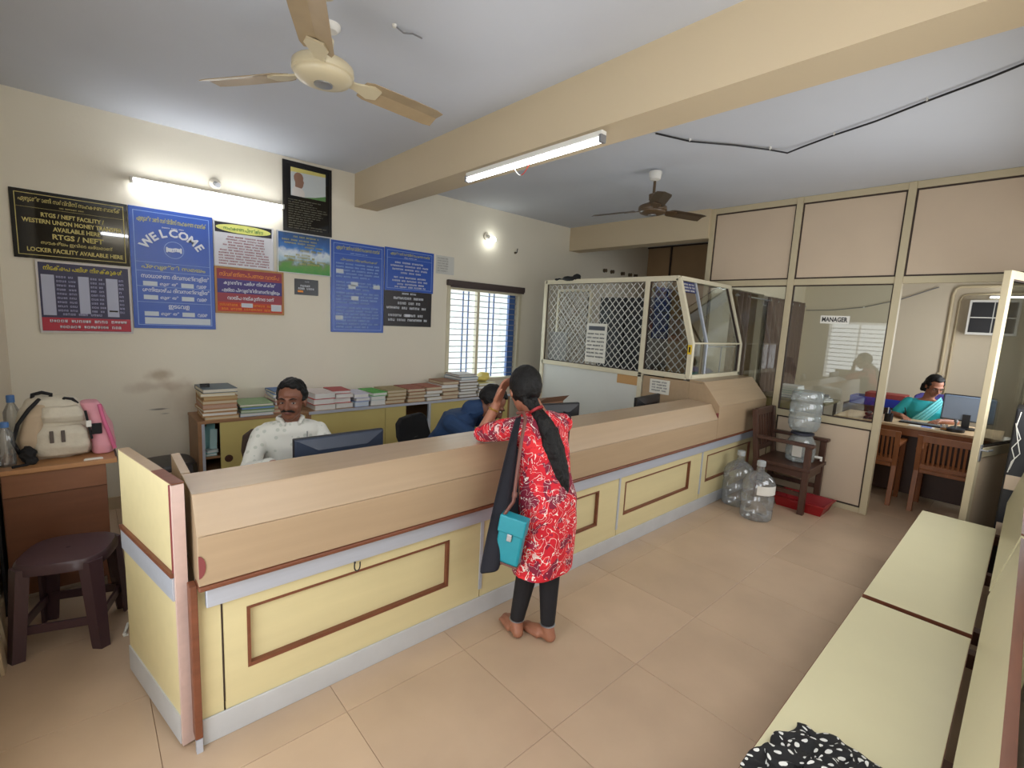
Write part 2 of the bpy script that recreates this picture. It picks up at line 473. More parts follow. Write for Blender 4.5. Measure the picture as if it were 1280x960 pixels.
# ---------------------------------------------------------------- back window
w = struct(MB().box(WX0, WX0 + .045, YB - .012, YB + .10, WZ0, WZ1).box(WX1 - .045, WX1, YB - .012, YB + .10, WZ0, WZ1)
           .box(WX0 + .045, WX1 - .045, YB - .012, YB + .10, WZ0, WZ0 + .045).box(WX0 + .045, WX1 - .045, YB - .012, YB + .10, WZ1 - .045, WZ1).build('window_1', M_ALUW))
M_BLUE = mat('blue_window_paint', (58, 92, 150), .5)
M_BAR = mat('grille_bar', (150, 152, 158), .5)
MB().box(3.69, 3.73, YB + .03, YB + .08, WZ0 + .045, WZ1 - .045).build('mullion', M_ALUW, w)
bar = None
for k in range(15):
    z = WZ0 + .09 + k * .0705
    bar = MB().cyl((WX0 + .04, YB + .045, z), (WX1 - .04, YB + .045, z), .005, n=6).build('bar', M_BAR, w)
for x in (3.52, 3.60, 3.93, 4.01):
    MB().box(x - .006, x + .006, YB + .086, YB + .1, WZ0 + .04, WZ1 - .04).build('upright_bar', M_BLUE, w)
MB().box(4.25, 4.352, YB + .06, YB + .1, WZ0 + .04, WZ1 - .04).build('shutter', M_BLUE, w)
MB().box(WX0 + .04, WX1 - .04, YB + .105, YB + .108, WZ0 + .04, WZ1 - .04).build('pane', M_GLASS, w)
w2 = struct(MB().box(XL - .06, XL + .006, 1.85, 1.89, .82, 1.92).box(XL - .06, XL + .006, 2.81, 2.85, .82, 1.92).box(XL - .06, XL + .006, 1.89, 2.81, .82, .86).box(XL - .06, XL + .006, 1.89, 2.81, 1.88, 1.92).build('window_2', M_ALUW))
MB().box(XL - .03, XL + .005, 2.33, 2.36, .86, 1.88).build('mullion', M_ALUW, w2)
for k in range(12): MB().box(XL + .012 - .008, XL + .012, 1.87, 2.83, .91 + k * .08, .922 + k * .08).build('bar', M_BAR, w2)
t = thing('window_blind', 'dark brown rolled blind box above the barred back window', 'blind', (3.8, 4.70, 2.0))
MB().box(3.20, 4.42, 4.665, 4.718, 2.0, 2.065).build('head_box', mat('blind_brown', (74, 62, 60), .6), t, bev=.006)
MB().cyl((3.23, 4.66, 1.992), (4.39, 4.66, 1.992), .012, n=10).build('roller', MATS['blind_brown'], t, smooth=True)

# ---------------------------------------------------------------- service counter
YC, CX0, CX1 = 1.905, 0.262, 5.342
t = COUNTER = thing('service_counter', 'long tan and yellow laminate service counter with silver bands', 'counter', (CX0, YC, 0))
bays = [(.338, 1.575, .42, 1.36), (1.575, 2.85, 1.67, 2.612), (2.85, 4.115, 2.925, 3.905), (4.115, CX1, 4.217, 5.19)]
MB().box(CX0, .338 - .004, YC, YC + .02, .10, .645).build('front_panel', M_LAMY, t)
for a, b, c, d in bays:
    z0, z1, h0, h1 = .10, .645, .243, .498
    a += .003; b -= .003
    p = MB().box(a, c, YC, YC + .022, z0, z1).box(d, b, YC, YC + .022, z0, z1).box(c, d, YC, YC + .022, z0, h0).box(c, d, YC, YC + .022, h1, z1).build('front_panel', M_LAMY, t)
    MB().box(c, d, YC + .018, YC + .03, h0, h1).build('inset_board', M_LAMY, p)
    MB().box(c, c + .012, YC - .003, YC + .019, h0, h1).box(d - .014, d, YC - .003, YC + .019, h0, h1).box(c + .012, d - .014, YC - .003, YC + .019, h0, h0 + .016).box(c + .012, d - .014, YC - .003, YC + .019, h1 - .010, h1).build('moulding', M_BROWN, p)
MB().box(.336, .339, YC - .002, YC + .002, .14, .55).build('groove', M_GASKET, t)
for x in (1.575, 2.85, 4.115):
    MB().box(x - .010, x + .010, YC - .006, YC, .15, .553).build('divider_strip', M_SILVER, t)
MB().box(CX0, CX1, YC - .010, YC - .001, 0, .105).build('kick_plate', M_KICK, t, bev=.003)
MB().box(.286, CX1, YC - .028, YC - .001, .556, .638).build('silver_band', M_SILVER, t, bev=.003)
MB().box(CX0 - .002, CX1, 1.843, YC + .02, .64, .658).build('brown_lip', M_BROWN, t, bev=.005)
prof = [(1.85, .66), (1.85, .842), (1.925, .972), (2.145, .986)]
def slab(name, p0, p1, x0, x1, th, m, parent):
    (ya, za), (yb, zb) = p0, p1
    d = Vector((yb - ya, zb - za)).normalized(); n_ = Vector((d.y, -d.x)) * th
    poly = [(ya, za), (yb, zb), (yb + n_.x, zb + n_.y), (ya + n_.x, za + n_.y)]
    return MB().prism(poly, 'x', x0, x1).build(name, m, parent, bev=.0015)
slab('fascia_board', prof[0], (1.85, .8405), CX0, 4.235, .018, M_LAM, t)
slab('slope_board', (1.8508, .843), (1.9245, .971), CX0, 4.235, .018, M_LAM, t)
slab('ledge_board', (1.9255, .973), prof[3], CX0, 4.235, .02, mat('ledge_laminate', (174, 151, 124), .27, var=.05, vscale=7, vstretch=(.25, 5, 5)), t)
slab('back_board', (2.145, .965), (2.145, .70), CX0 + .01, 4.235, .016, M_LAM, t)
MB().prism([(1.852, .66), (1.852, .84), (1.926, .965), (2.14, .978), (2.14, .70), (1.95, .66)], 'x', CX0 + .001, CX0 + .017).build('end_panel', M_LAM, t)
MB().box(CX0 + .002, CX0 + .02, YC + .02, 2.14, .0, .66).build('end_panel', M_LAM, t)
mb = MB(); pts = [(.263, .69)] + [(.263 + .021 * math.sin(a), .69 + .042 * (1 - math.cos(a))) for a in [PI * k / 8 for k in range(1, 9)]]
mb.prism(pts, 'y', 1.8465, 1.8495); mb.build('corner_patch', M_MAROON, t)
MB().box(.236, .260, 1.872, 1.925, .055, .655).build('end_post', M_BROWN, t, bev=.003)
MB().box(.238, .258, 1.870, 1.893, 0, .055).build('post_shoe', M_SILVER, t)
# raised end of the counter under the cash cabin
RX0, RX1 = 4.24, CX1
rp = [(1.85, .66), (1.85, .955), (2.02, 1.16), (2.16, 1.165)]
slab('raised_fascia', rp[0], (1.85, .953), RX0, RX1, .018, M_LAM, t)
slab('raised_slope', (1.851, .957), (2.019, 1.159), RX0, RX1, .018, M_LAM, t)
slab('raised_ledge', (2.0205, 1.161), rp[3], RX0, RX1, .018, M_LAM, t)
MB().prism([(1.868, .67), (1.868, .95), (2.02, 1.14), (2.16, 1.147), (2.16, .67)], 'x', RX0 + .001, RX0 + .018).build('raised_end_panel', M_LAM, t)
MB().box(RX0 + .001, RX0 + .018, 2.162, 2.66, .72, 1.147).build('side_board', M_LAM, t)
mb = MB(); mb.prism([(1.851, .855), (1.851, .90), (1.88, .892), (1.90, .86)], 'x', RX0 - .004, RX0 - .001); mb.build('corner_patch', M_MAROON, t)

o = thing('cable_loop', 'small black cable loop hanging below the silver counter band', 'cable', (.85, 1.874, .53))
MB().tube([(.838, 1.874, .556)] + [(.849 + .013 * math.cos(a), 1.872, .537 + .022 * math.sin(a)) for a in [PI + PI * k / 8 for k in range(9)]] + [(.862, 1.873, .552)], .003, 6).build('wire', M_BLACK, o, smooth=True)
MB().sphere((.838, 1.872, .556), .005, 8, 6).build('clip', M_BLACK, o)

# swing gate closing the end of the counter
gd = Vector((.114 - .225, 2.528 - 1.942)); ga = math.atan2(gd.y, gd.x); GL = gd.length
t = thing('counter_gate', 'yellow laminate half gate with silver band at left end of counter', 'gate', (.222, 1.945, 0), ga)
def lb(name, x0, x1, y0, y1, z0, z1, m, bev=0.0, par=None):
    return MB().box(x0, x1, y0, y1, z0, z1).build(name, m, par or t, world=False, bev=bev)
lb('leaf', .0, GL, -.018, .018, .012, 1.018, M_LAMY)
lb('kick_plate', .002, GL, .018, .023, .012, .125, M_KICK)
lb('silver_band', .002, GL, .018, .026, .585, .672, M_SILVER)
lb('brown_strip', .002, GL, .018, .030, .674, .69, M_BROWN)
lb('edge_strip', -.012, 0, -.018, .020, .01, 1.016, M_PINKEDGE)
lb('top_strip', -.01, GL * .32, -.019, .019, 1.018, 1.022, M_BROWN)
lb('top_strip', GL * .32, GL, -.019, .019, 1.018, 1.022, M_LAM)
lb('brown_bead', .0, .006, .018, .024, .692, 1.016, M_MAROON)
lb('bolt', .02, .05, -.026, -.018, .85, .97, M_DKBROWN)

# low return board between gate and desk
o = tag(MB().prism([(2.16, .0), (2.16, .985), (2.42, 1.0), (2.42, 0)], 'x', .262, .292).build('return_board', M_LAM), 'short upright return board behind the counter gate', 'board')

# staff desk behind the counter
t = thing('staff_desk', 'long low staff desk running behind the service counter', 'desk', (.32, 2.17, 0))
MB().box(.32, 4.2, 2.17, 2.78, .69, .72).build('desk_top', M_LAM, t)
for x in (.34, 1.6, 2.9, 4.15): MB().box(x, x + .03, 2.18, 2.76, 0, .69).build('leg_panel', M_LAM, t)

# ---------------------------------------------------------------- office partition with posts, boards and panes
t = PART = thing('office_partition', 'beige aluminium partition with upper boards and glass panes', 'partition', (XP, 1.3, 0))
PY = [2.64, 1.765, .90, -.005]
def yb(name, y0, y1, z0, z1, m, x0=XP - .022, x1=XP + .028, bev=.003, par=None): return MB().box(x0, x1, y0, y1, z0, z1).build(name, m, par or t, bev=bev)
for y in (2.64, 1.765, .90): yb('post', y - .028, y + .028, 0, 2.979, M_ALU, XP - .03, XP + .036)
yb('post', -.06, -.005, 0, 2.979, M_ALU, XP - .03, XP + .036)
for a, b in ((PY[1], PY[0]), (PY[2], PY[1]), (PY[3], PY[2])):
    a += .028; b -= .028
    yb('top_rail', a, b, 2.92, 2.979, M_ALU); yb('middle_rail', a, b, 2.125, 2.185, M_ALU)
    yb('upper_board', a + .014, b - .014, 2.20, 2.905, M_PANEL, XP - .008, XP + .008, 0)
    mb = MB(); x0, x1 = XP - .012, XP + .012
    mb.box(x0, x1, a, a + .013, 2.186, 2.919).box(x0, x1, b - .013, b, 2.186, 2.919).box(x0, x1, a + .013, b - .013, 2.186, 2.199).box(x0, x1, a + .013, b - .013, 2.906, 2.919)
    mb.build('gasket', M_GASKET, t)
for a, b in ((PY[1], PY[0]), (PY[2], PY[1])):
    a += .028; b -= .028
    yb('lower_rail', a, b, .80, .865, M_ALU); yb('bottom_rail', a, b, 0, .05, M_ALU)
    yb('lower_board', a + .014, b - .014, .065, .785, M_PANEL, XP - .008, XP + .008, 0)
    mb = MB(); x0, x1 = XP - .012, XP + .012
    mb.box(x0, x1, a, a + .013, .051, .799).box(x0, x1, b - .013, b, .051, .799).box(x0, x1, a + .013, b - .013, .051, .064).box(x0, x1, a + .013, b - .013, .786, .799)
    mb.build('gasket', M_GASKET, t)
    yb('glass_pane', a + .01, b - .01, .876, 2.114, M_GLASS, XP, XP + .004, 0)
    mb = MB()
    mb.box(x0, x1, a, a + .010, .866, 2.124).box(x0, x1, b - .010, b, .866, 2.124).box(x0, x1, a + .010, b - .010, .866, .876).box(x0, x1, a + .010, b - .010, 2.114, 2.124)
    mb.build('gasket', M_GASKET, t)
# sign on the pane
t = thing('office_sign', 'small white sign reading MANAGER on the office glass', 'sign', (XP - .008, 1.34, 1.79))
MB().box(XP - .008, XP - .004, 1.222, 1.462, 1.756, 1.832).build('plate', M_WHITEP, t)
mb = PB(); put_text(mb, 'MANAGER', -1.447, -1.237, 1.796, .045, 0, .03, place=lambda u, v: (XP - .0092, -u, v)); mb.build('lettering', M_BLACK, t, raw=True)

# door leaf standing open towards the benches
hinge = Vector((5.325, .012)); free = Vector((4.62, .205))
dd = free - hinge; DA = math.atan2(dd.y, dd.x); DL = dd.length
t = door = struct(bpy.data.objects.new('door_1', None)); COL.objects.link(t); t.location = (hinge.x, hinge.y, 0); t.rotation_euler = (0, 0, DA)
t['label'] = 'open beige aluminium office door with glass upper half'
lb('stile', DL - .055, DL, -.02, .02, .012, 2.135, M_ALU, .003); lb('stile', 0, .055, -.02, .02, .012, 2.135, M_ALU, .003)
lb('rail', .055, DL - .055, -.02, .02, 2.08, 2.135, M_ALU, .003); lb('rail', .055, DL - .055, -.02, .02, .84, .91, M_ALU, .003); lb('rail', .055, DL - .055, -.02, .02, .012, .07, M_ALU, .003)
lb('lower_board', .055, DL - .055, -.008, .008, .07, .84, mat('glossy_beige_board', (214, 192, 164), .25, var=.03, vscale=3))
lb('glass_pane', .06, DL - .06, -.003, .003, .91, 2.08, M_GLASS)
mb = MB()
for s_ in (-1, 1):
    y0, y1 = (s_ * .012 - .003, s_ * .012 + .003)
    mb.box(.055, .066, y0, y1, .91, 2.08).box(DL - .066, DL - .055, y0, y1, .91, 2.08).box(.066, DL - .066, y0, y1, .91, .921).box(.066, DL - .066, y0, y1, 2.069, 2.08)
mb.build('gasket', M_GASKET, t, world=False)
lk = lb('lock', DL - .045, DL - .012, .02, .027, .82, .94, M_STEEL, .003)
MB().cyl((DL - .028, .027, .90), (DL - .028, .06, .90), .006, n=8).cyl((DL - .028, .055, .90), (DL - .11, .055, .90), .007, n=8).build('handle', M_STEEL, lk, world=False, smooth=True)
lb('edge_gasket', -.008, 0, -.018, .018, .012, 2.13, M_GASKET)

# ---------------------------------------------------------------- cash cabin
t = CABIN = thing('cash_cabin', 'glazed and grilled cash cabin standing at the far end of the counter', 'cabin', (4.28, 2.2, 0))
QX = 4.255
def bar_(name, p0, p1, w_=.05, h_=.04, m=M_ALUW, par=None, up=(1, 0, 0)): return MB().beam(p0, p1, w_, h_, up).build(name, m, par or t, bev=.003)
for X in (QX, 5.315):
    bar_('front_post', (X, 2.185, 1.168), (X, 2.185, 1.51)); bar_('front_post', (X, 2.185, 1.50), (X, 2.375, 2.11))
bar_('post', (QX, 2.70, 1.15), (QX, 2.70, 2.09)); bar_('post', (QX, 4.11, 0.0), (QX, 4.11, 2.13)); bar_('post', (QX, 2.70, 0), (QX, 2.70, 1.15))
bar_('top_rail', (QX, 2.37, 2.11), (QX, 4.11, 2.11)); bar_('sill_rail', (QX, 2.68, 1.15), (QX, 4.11, 1.15)); bar_('sill_rail', (QX, 2.20, 1.185), (QX, 2.68, 1.185))
bar_('top_rail', (QX, 2.37, 2.112), (5.34, 2.37, 2.112), up=(0, 0, 1)); bar_('front_sill', (QX, 2.185, 1.185), (5.34, 2.185, 1.185), up=(0, 0, 1))
bar_('knee_rail', (QX + .02, 2.185, 1.505), (5.30, 2.185, 1.505), .03, .015, up=(0, 0, 1))
bar_('mullion', (4.56, 2.19, 1.20), (4.56, 2.19, 1.50), .03, .02, M_SILVER); bar_('mullion', (4.56, 2.19, 1.51), (4.56, 2.372, 2.095), .03, .02, M_SILVER)
bar_('inner_frame', (4.62, 2.22, 1.47), (5.30, 2.22, 1.47), .012, .012, M_SILVER, up=(0, 0, 1)); bar_('inner_frame', (4.97, 2.22, 1.20), (4.97, 2.22, 1.47), .012, .012, M_SILVER)
MB().quad((QX + .025, 2.183, 1.2), (5.30, 2.183, 1.2), (5.30, 2.183, 1.5), (QX + .025, 2.183, 1.5)).build('front_pane', M_GLASSD, t)
MB().quad((QX + .025, 2.186, 1.51), (5.30, 2.186, 1.51), (5.30, 2.372, 2.10), (QX + .025, 2.372, 2.10)).build('slanted_pane', M_GLASSD, t)
MB().add([(QX + .003, 2.205, 1.20), (QX + .003, 2.675, 1.20), (QX + .003, 2.675, 2.09), (QX + .003, 2.385, 2.09), (QX + .003, 2.205, 1.505)], [(0, 1, 2, 3, 4)]).build('side_pane', M_GLASSS, t)
MB().box(QX - .006, QX + .006, 2.725, 4.085, .06, 1.13).build('lower_board', M_WHITEPANEL, t)
MB().box(QX - .010, QX + .010, 2.725, 2.98, 1.03, 1.125).build('brown_patch', mat('brown_card', (196, 152, 98), .6), t)
# dark gasket around the panes
def gask(poly, x, w_=.012):
    mb = MB(); n = len(poly)
    for i in range(n):
        mb.beam((x, *poly[i]), (x, *poly[(i + 1) % n]), .008, w_, (0, poly[(i + 1) % n][1] - poly[i][1], -(poly[(i + 1) % n][0] - poly[i][0])))
    return mb.build('gasket', M_GASKET, t)
gask([(2.73, 1.178), (4.08, 1.178), (4.08, 2.085), (2.73, 2.085)], QX - .004)
gask([(2.215, 1.21), (2.67, 1.21), (2.67, 2.085), (2.385, 2.085), (2.215, 1.505)], QX - .004)
mb = MB(); mb.beam((5.285, 2.178, 1.21), (5.285, 2.178, 1.5), .01, .02).beam((5.285, 2.181, 1.5), (5.285, 2.37, 2.09), .01, .02); mb.build('gasket', M_GASKET, t)
# diamond grille bars
def grille(y0, y1, z0, z1, x, p, inside=lambda y, z: True):
    mb = MB(); r = .0042
    import itertools
    for sgn in (1, -1):
        k = y0 - (z1 - z0) * 1.05
        while k < y1 + (z1 - z0) * 1.05:
            # line y = k + sgn*(z-z0)*0.9 ; clip to region by sampling
            seg = []; N = 60
            for i in range(N + 1):
                z = z0 + (z1 - z0) * i / N; y = k + (z - z0) * .9 if sgn > 0 else k + (z1 - z) * .9
                ok = y0 <= y <= y1 and inside(y, z)
                if ok: seg.append((x + sgn * .002, y, z))
                if (not ok or i == N) and len(seg) > 1: mb.beam(seg[0], seg[-1], .008, .003, (1, 0, 0)); seg = []
                elif not ok: seg = []
            k += p
    return mb
o = grille(2.73, 4.08, 1.18, 2.085, QX + .012, .082).build('diamond_grille', mat('grille_white', (206, 206, 200), .5), t); o['kind'] = 'stuff'
o = grille(2.21, 2.67, 1.21, 2.085, QX + .012, .082, lambda y, z: z < 1.5 or y > 2.2 + (z - 1.5) * .32).build('diamond_grille', MATS['grille_white'], t); o['kind'] = 'stuff'
# grilled gate inside, at the passage side
t = thing('passage_gate', 'white framed grille gate inside the cash cabin beside the notice', 'gate', (4.55, 4.0, 0))
mb = MB(); mb.beam((4.42, 3.55, .1), (4.42, 3.55, 2.02), .035, .03).beam((4.42, 4.05, .1), (4.42, 4.05, 2.02), .035, .03).beam((4.42, 3.55, 2.02), (4.42, 4.05, 2.02), .03, .035).beam((4.42, 3.55, .1), (4.42, 4.05, .1), .03, .035); mb.build('frame', M_ALUW, t)
mb = MB()
for k in range(9): mb.box(4.405, 4.435, 3.575 + k * .053, 3.59 + k * .053, 2.0, 2.012).box(4.40, 4.404, 3.57, 3.582, 1.18 + k * .09, 1.24 + k * .09)
mb.build('chain_edge', M_BLACK, t)['kind'] = 'stuff'
o = grille(3.57, 4.03, .6, 2.0, 4.42, .06).build('diamond_grille', MATS['grille_white'], t); o['kind'] = 'stuff'
# notice sheets fixed to the grille
t = thing('notice_sheet', 'white printed notice sheet hung on the cabin grille', 'notice', (QX - .02, 3.28, 1.43))
MB().box(QX - .022, QX - .019, 3.15, 3.43, 1.215, 1.645).build('sheet', M_PAPER, t)
mb = MB(); mb.box(QX - .0235, QX - .022, 3.18, 3.40, 1.57, 1.615)
for k in range(7): greek(mb, -3.41, -3.17, 1.53 - k * .042, .016, 0, k, place=lambda u, v: (QX - .0236, -u, v))
mb.build('print', mat('notice_ink', (80, 84, 92), .7), t, raw=True)['kind'] = 'stuff'
t = thing('notice_sheet', 'grey patterned paper lower left behind the cabin grille', 'notice', (QX + .03, 3.9, 1.35))
MB().box(QX + .03, QX + .033, 3.76, 4.05, 1.18, 1.52).build('sheet', mat('grey_pattern', (150, 152, 150), .7, var=.5, vscale=60), t)
t = thing('notice_sheet', 'small printed sheet stuck on tan board below the cabin', 'notice', (RX0, 2.46, 1.05))
MB().box(RX0 - .004, RX0 - .001, 2.36, 2.575, .985, 1.125).build('sheet', M_PAPER, t)
mb = MB()
for k in range(4): greek(mb, -2.55, -2.38, 1.10 - k * .028, .014, 0, 30 + k, place=lambda u, v: (RX0 - .0046, -u, v))
mb.build('print', MATS['notice_ink'], t, raw=True)['kind'] = 'stuff'
t = thing('cabin_sticker', 'dark blue sticker with white lettering at cabin window top', 'sticker', (4.36, 2.34, 2.05))
def slant(u, v): # u along X, v height on the slanted pane
    return (u, 2.186 + (v - 1.51) * .3153 - .006, v)
MB().add([slant(4.285, 1.985), slant(4.53, 1.985), slant(4.53, 2.085), slant(4.285, 2.085)], [(0, 1, 2, 3)]).build('sheet', mat('sticker_blue', (42, 52, 108), .5), t)
mb = MB()
for k in range(3): greek(mb, 4.295, 4.52, 2.062 - k * .03, .016, 0, 40 + k, place=lambda u, v: (slant(u, v)[0], slant(u, v)[1] - .002, v))
mb.build('print', M_WHITEP, t, raw=True)['kind'] = 'stuff'
t = thing('warning_sticker', 'small yellow warning sticker on the cabin corner post', 'sticker', (QX, 2.17, 1.45))
MB().box(QX - .028, QX - .026, 2.165, 2.205, 1.40, 1.49).build('sheet', mat('sticker_yellow', (226, 190, 40), .5), t)
MB().box(QX - .029, QX - .028, 2.178, 2.192, 1.42, 1.47).build('mark', M_BLACK, t)
# inside the cabin
t = thing('steel_cupboard', 'black steel cupboard standing behind the cabin grille', 'cupboard', (5.2, 3.45, 0))
MB().box(5.0, 5.34, 3.05, 3.86, 0, 1.98).build('body', M_BLACK, t, bev=.006)
for y in (3.07, 3.47): 
    d_ = MB().box(4.985, 4.999, y, y + .37, .05, 1.95).build('door', M_BLACK, t, bev=.004)
MB().box(4.972, 4.985, 3.425, 3.435, 1.0, 1.12).build('handle', M_STEEL, d_)
t = thing('hand_sanitiser', 'small white bottle on the sill inside the cash cabin', 'bottle', (4.62, 2.36, 1.0))
MB().box(4.30, 5.30, 2.26, 2.66, .97, .99).build('sill', M_LAM, CABIN)
MB().lathe([(.03, .99), (.034, 1.0), (.034, 1.22), (.012, 1.26), (.012, 1.29)], (4.62, 2.38, 0)).build('body', M_WHITEP, t, smooth=True)
MB().lathe([(.014, 1.29), (.014, 1.31), (.005, 1.315), (.005, 1.34)], (4.62, 2.38, 0)).build('pump', M_WHITEP, t, smooth=True)
t = thing('coat_hook_rail', 'row of five dark hooks on the wall above the cabin', 'hooks', (6.55, 4.71, 2.47))
for x in (6.147, 6.334, 6.618, 6.822, 6.987): MB().lathe([(.03, 0), (.03, .01), (.022, .012), (.022, .04), (.03, .045)], (x, 4.7195, 2.472), 12, (0, -1, 0)).build('hook', mat('hook_dark', (98, 84, 62), .5), t, smooth=True)
t = thing('cloth_bundle', 'black cloth bundle lying on top of the cash cabin', 'cloth', (QX, 3.9, 2.13))
mb = MB(); mb.sphere((QX, 3.75, 2.142), (.05, .12, .03)); mb.sphere((QX + .01, 3.66, 2.15), (.04, .06, .045)); mb.sphere((QX, 3.9, 2.138), (.03, .09, .012))
remeshed('cloth', mb, M_BLACKM, t, .008, 3, noise_amp=.012, noise_scale=25)

# ---------------------------------------------------------------- notice boards on the back wall
BANK = 'ഏഴുത്തോണി സർവ്വീസ് സഹകരണ ബാങ്ക്'
P_YEL = mat('print_yellow', (206, 200, 92), .6); P_GOLD = mat('print_gold', (196, 182, 110), .6); P_WHITE = mat('print_white', (226, 230, 238), .6)
P_PALE = mat('print_pale_blue', (150, 178, 226), .6); P_ORANGE = mat('print_orange', (238, 150, 60), .6); P_RED = mat('print_dark_red', (150, 56, 70), .6)
P_BLUE = mat('print_blue', (60, 60, 140), .6); P_GREEN = mat('print_green', (60, 130, 70), .6)
B_BLUE = mat('board_blue', (34, 82, 178), .3, var=.04, vscale=3); B_BLACK = mat('board_black', (16, 16, 16), .03); B_NAVY = mat('board_navy', (36, 34, 72), .4)
B_RED = mat('board_crimson', (178, 36, 58), .45); B_MAG = mat('board_maroon', (150, 48, 62), .45); B_WHITE = mat('board_white', (216, 216, 222), .5)
BY = YB - .0005
def board(name, label, x0, x1, z0, z1, m, frame=None, fw=.012, th=.012, border=None, bi=.03, cat='notice board', group=None, dy=0.0):
    t = thing(name, label, cat, ((x0 + x1) / 2, BY, z0), group=group)
    yb_ = BY - dy
    MB().box(x0, x1, yb_ - th, yb_, z0, z1).build('panel', m, t, bev=.0015)
    y = yb_ - th - .0006
    if frame:
        mb = MB(); f0 = yb_ - th - .005
        mb.box(x0, x0 + fw, f0, yb_ - th, z0, z1).box(x1 - fw, x1, f0, yb_ - th, z0, z1).box(x0 + fw, x1 - fw, f0, yb_ - th, z0, z0 + fw).box(x0 + fw, x1 - fw, f0, yb_ - th, z1 - fw, z1)
        mb.build('frame', frame, t)
    if border:
        a, b, c, d, lw = x0 + bi, x1 - bi, z0 + bi, z1 - bi, .0045
        mb = MB()
        for (p, q, r_, s_) in ((a, a + lw, c, d), (b - lw, b, c, d), (a + lw, b - lw, c, c + lw), (a + lw, b - lw, d - lw, d)): mb.box(p, q, y - .0004, y + .0005, r_, s_)
        mb.build('border_line', border, t)
    return t, y
def rect(mb, x0, x1, z0, z1, y): mb.box(x0, x1, y - .0003, y + .0004, z0, z1)
def lines(parent, y, m, specs, seed=1, name='small_print'):
    mb = MB()
    for k, (x0, x1, z, h) in enumerate(specs): greek(mb, x0, x1, z, h, y - .0012, seed * 100 + k)
    o = mb.build(name, m, parent, raw=True); o['kind'] = 'stuff'; return o

# black facility board
t, y = board('facility_board', 'black board with gold lettering listing RTGS NEFT and locker facility', -.301, .312, 1.893, 2.347, B_BLACK, border=P_GOLD, bi=.022)
mb = PB(); put_text(mb, BANK, -.26, .27, 2.285, .042, y - .001, .012); rect(mb, -.279, .29, 2.232, 2.2335, y)
put_text(mb, 'RTGS / NEFT FACILITY /', -.155, .175, 2.193, .03, y - .001, .03)
put_text(mb, 'WESTERN UNION MONEY TRANSFER', -.25, .275, 2.148, .03, y - .001, .03)
put_text(mb, 'AVAILABLE HERE', -.10, .15, 2.103, .03, y - .001, .03)
put_text(mb, 'RTGS / NEFT', -.105, .165, 2.052, .036, y - .001, .03)
put_text(mb, 'സൗകര്യം ഇവിടെ ലഭ്യമാണ്', -.165, .215, 2.005, .032, y - .001, .012)
put_text(mb, 'LOCKER FACILITY AVAILABLE HERE', -.235, .272, 1.955, .03, y - .001, .03)
mb.build('lettering', P_GOLD, t, raw=True)
lines(t, y, P_GOLD, [(-.06, .07, 2.25, .008)], 2)

# interest rate chart
t, y = board('rate_chart', 'navy interest rate chart with white columns and red footer', -.203, .309, 1.385, 1.885, B_NAVY, frame=mat('frame_white', (206, 200, 196), .5), fw=.012)
mb = PB(); put_text(mb, 'നിക്ഷേപ പലിശ നിരക്കുകൾ', -.165, .262, 1.835, .045, y - .001, .012); mb.build('lettering', mat('print_bright_yellow', (222, 206, 50), .6), t, raw=True)
mb = PB()
for a, b, c, d in ((-.18, -.113, 1.508, 1.79), (.012, .07, 1.525, 1.79), (.165, .232, 1.508, 1.79)): rect(mb, a, b, c, d, y)
mb.build('white_column', mat('print_column', (182, 186, 206), .6), t)
L = []
for k in range(9):
    z = 1.778 - k * .0293
    L += [(-.103, -.045, z, .014), (-.04, .004, z, .014), (.078, .122, z, .014), (.125, .16, z, .014), (.238, .272, z, .016)]
L += [(-.08, .15, 1.517, .016)]
lines(t, y, mat('print_lilac', (172, 172, 206), .6), L, 3)
mb = PB(); rect(mb, -.19, .296, 1.40, 1.492, y); mb.build('red_footer', B_RED, t)
lines(t, y - .0006, P_WHITE, [(-.15, .28, 1.468, .02), (-.1, .25, 1.427, .02)], 4)
mb = PB(); rect(mb, .175, .225, 1.545, 1.556, y - .0006); mb.build('struck_out_line', B_BLACK, t)

# WELCOME board
t, y = board('welcome_board', 'tall blue WELCOME board with handshake emblem and office hours', .317, .862, 1.43, 2.348, B_BLUE, border=P_PALE, bi=.026)
mb = PB(); put_text(mb, BANK, .365, .815, 2.262, .05, y - .001, .012); put_text(mb, 'പ്രവൃത്തി സമയം', .38, .80, 1.905, .045, y - .001, .012); mb.build('yellow_lettering', P_YEL, t, raw=True)
mb = PB()
W = 'WELCOME'; R_ = .215; cx, cz = .592, 1.985
for k, ch in enumerate(W):
    a = math.radians(54 - 108 * k / 6); px, pz = cx - R_ * math.sin(a), cz + R_ * math.cos(a) - .02
    vs, fs = text_geo(ch, .035); ax = (min(v[0] for v in vs) + max(v[0] for v in vs)) / 2
    s_ = .085; ca, sa = math.cos(a), math.sin(a)
    mb.add([(px + ((v[0] - ax) * ca - (v[1] - .35) * sa) * s_, y - .001, pz + ((v[0] - ax) * sa + (v[1] - .35) * ca) * s_) for v in vs], fs)
put_text(mb, 'സാധാരണ ദിവസങ്ങളിൽ', .375, .825, 1.835, .046, y - .001, .012)
for z in (1.778, 1.672, 1.545):
    put_text(mb, 'മുതൽ', .49, .61, z, .032, y - .001, .012); put_text(mb, 'വരെ', .735, .805, z - .002, .026, y - .001, .012)
put_text(mb, 'ശനിയാഴ്ച ദിവസങ്ങളിൽ', .38, .825, 1.728, .042, y - .001, .012)
put_text(mb, 'ഇടവേള', .54, .68, 1.60, .036, y - .001, .012)
mb.build('white_lettering', P_WHITE, t, raw=True)
mb = PB()
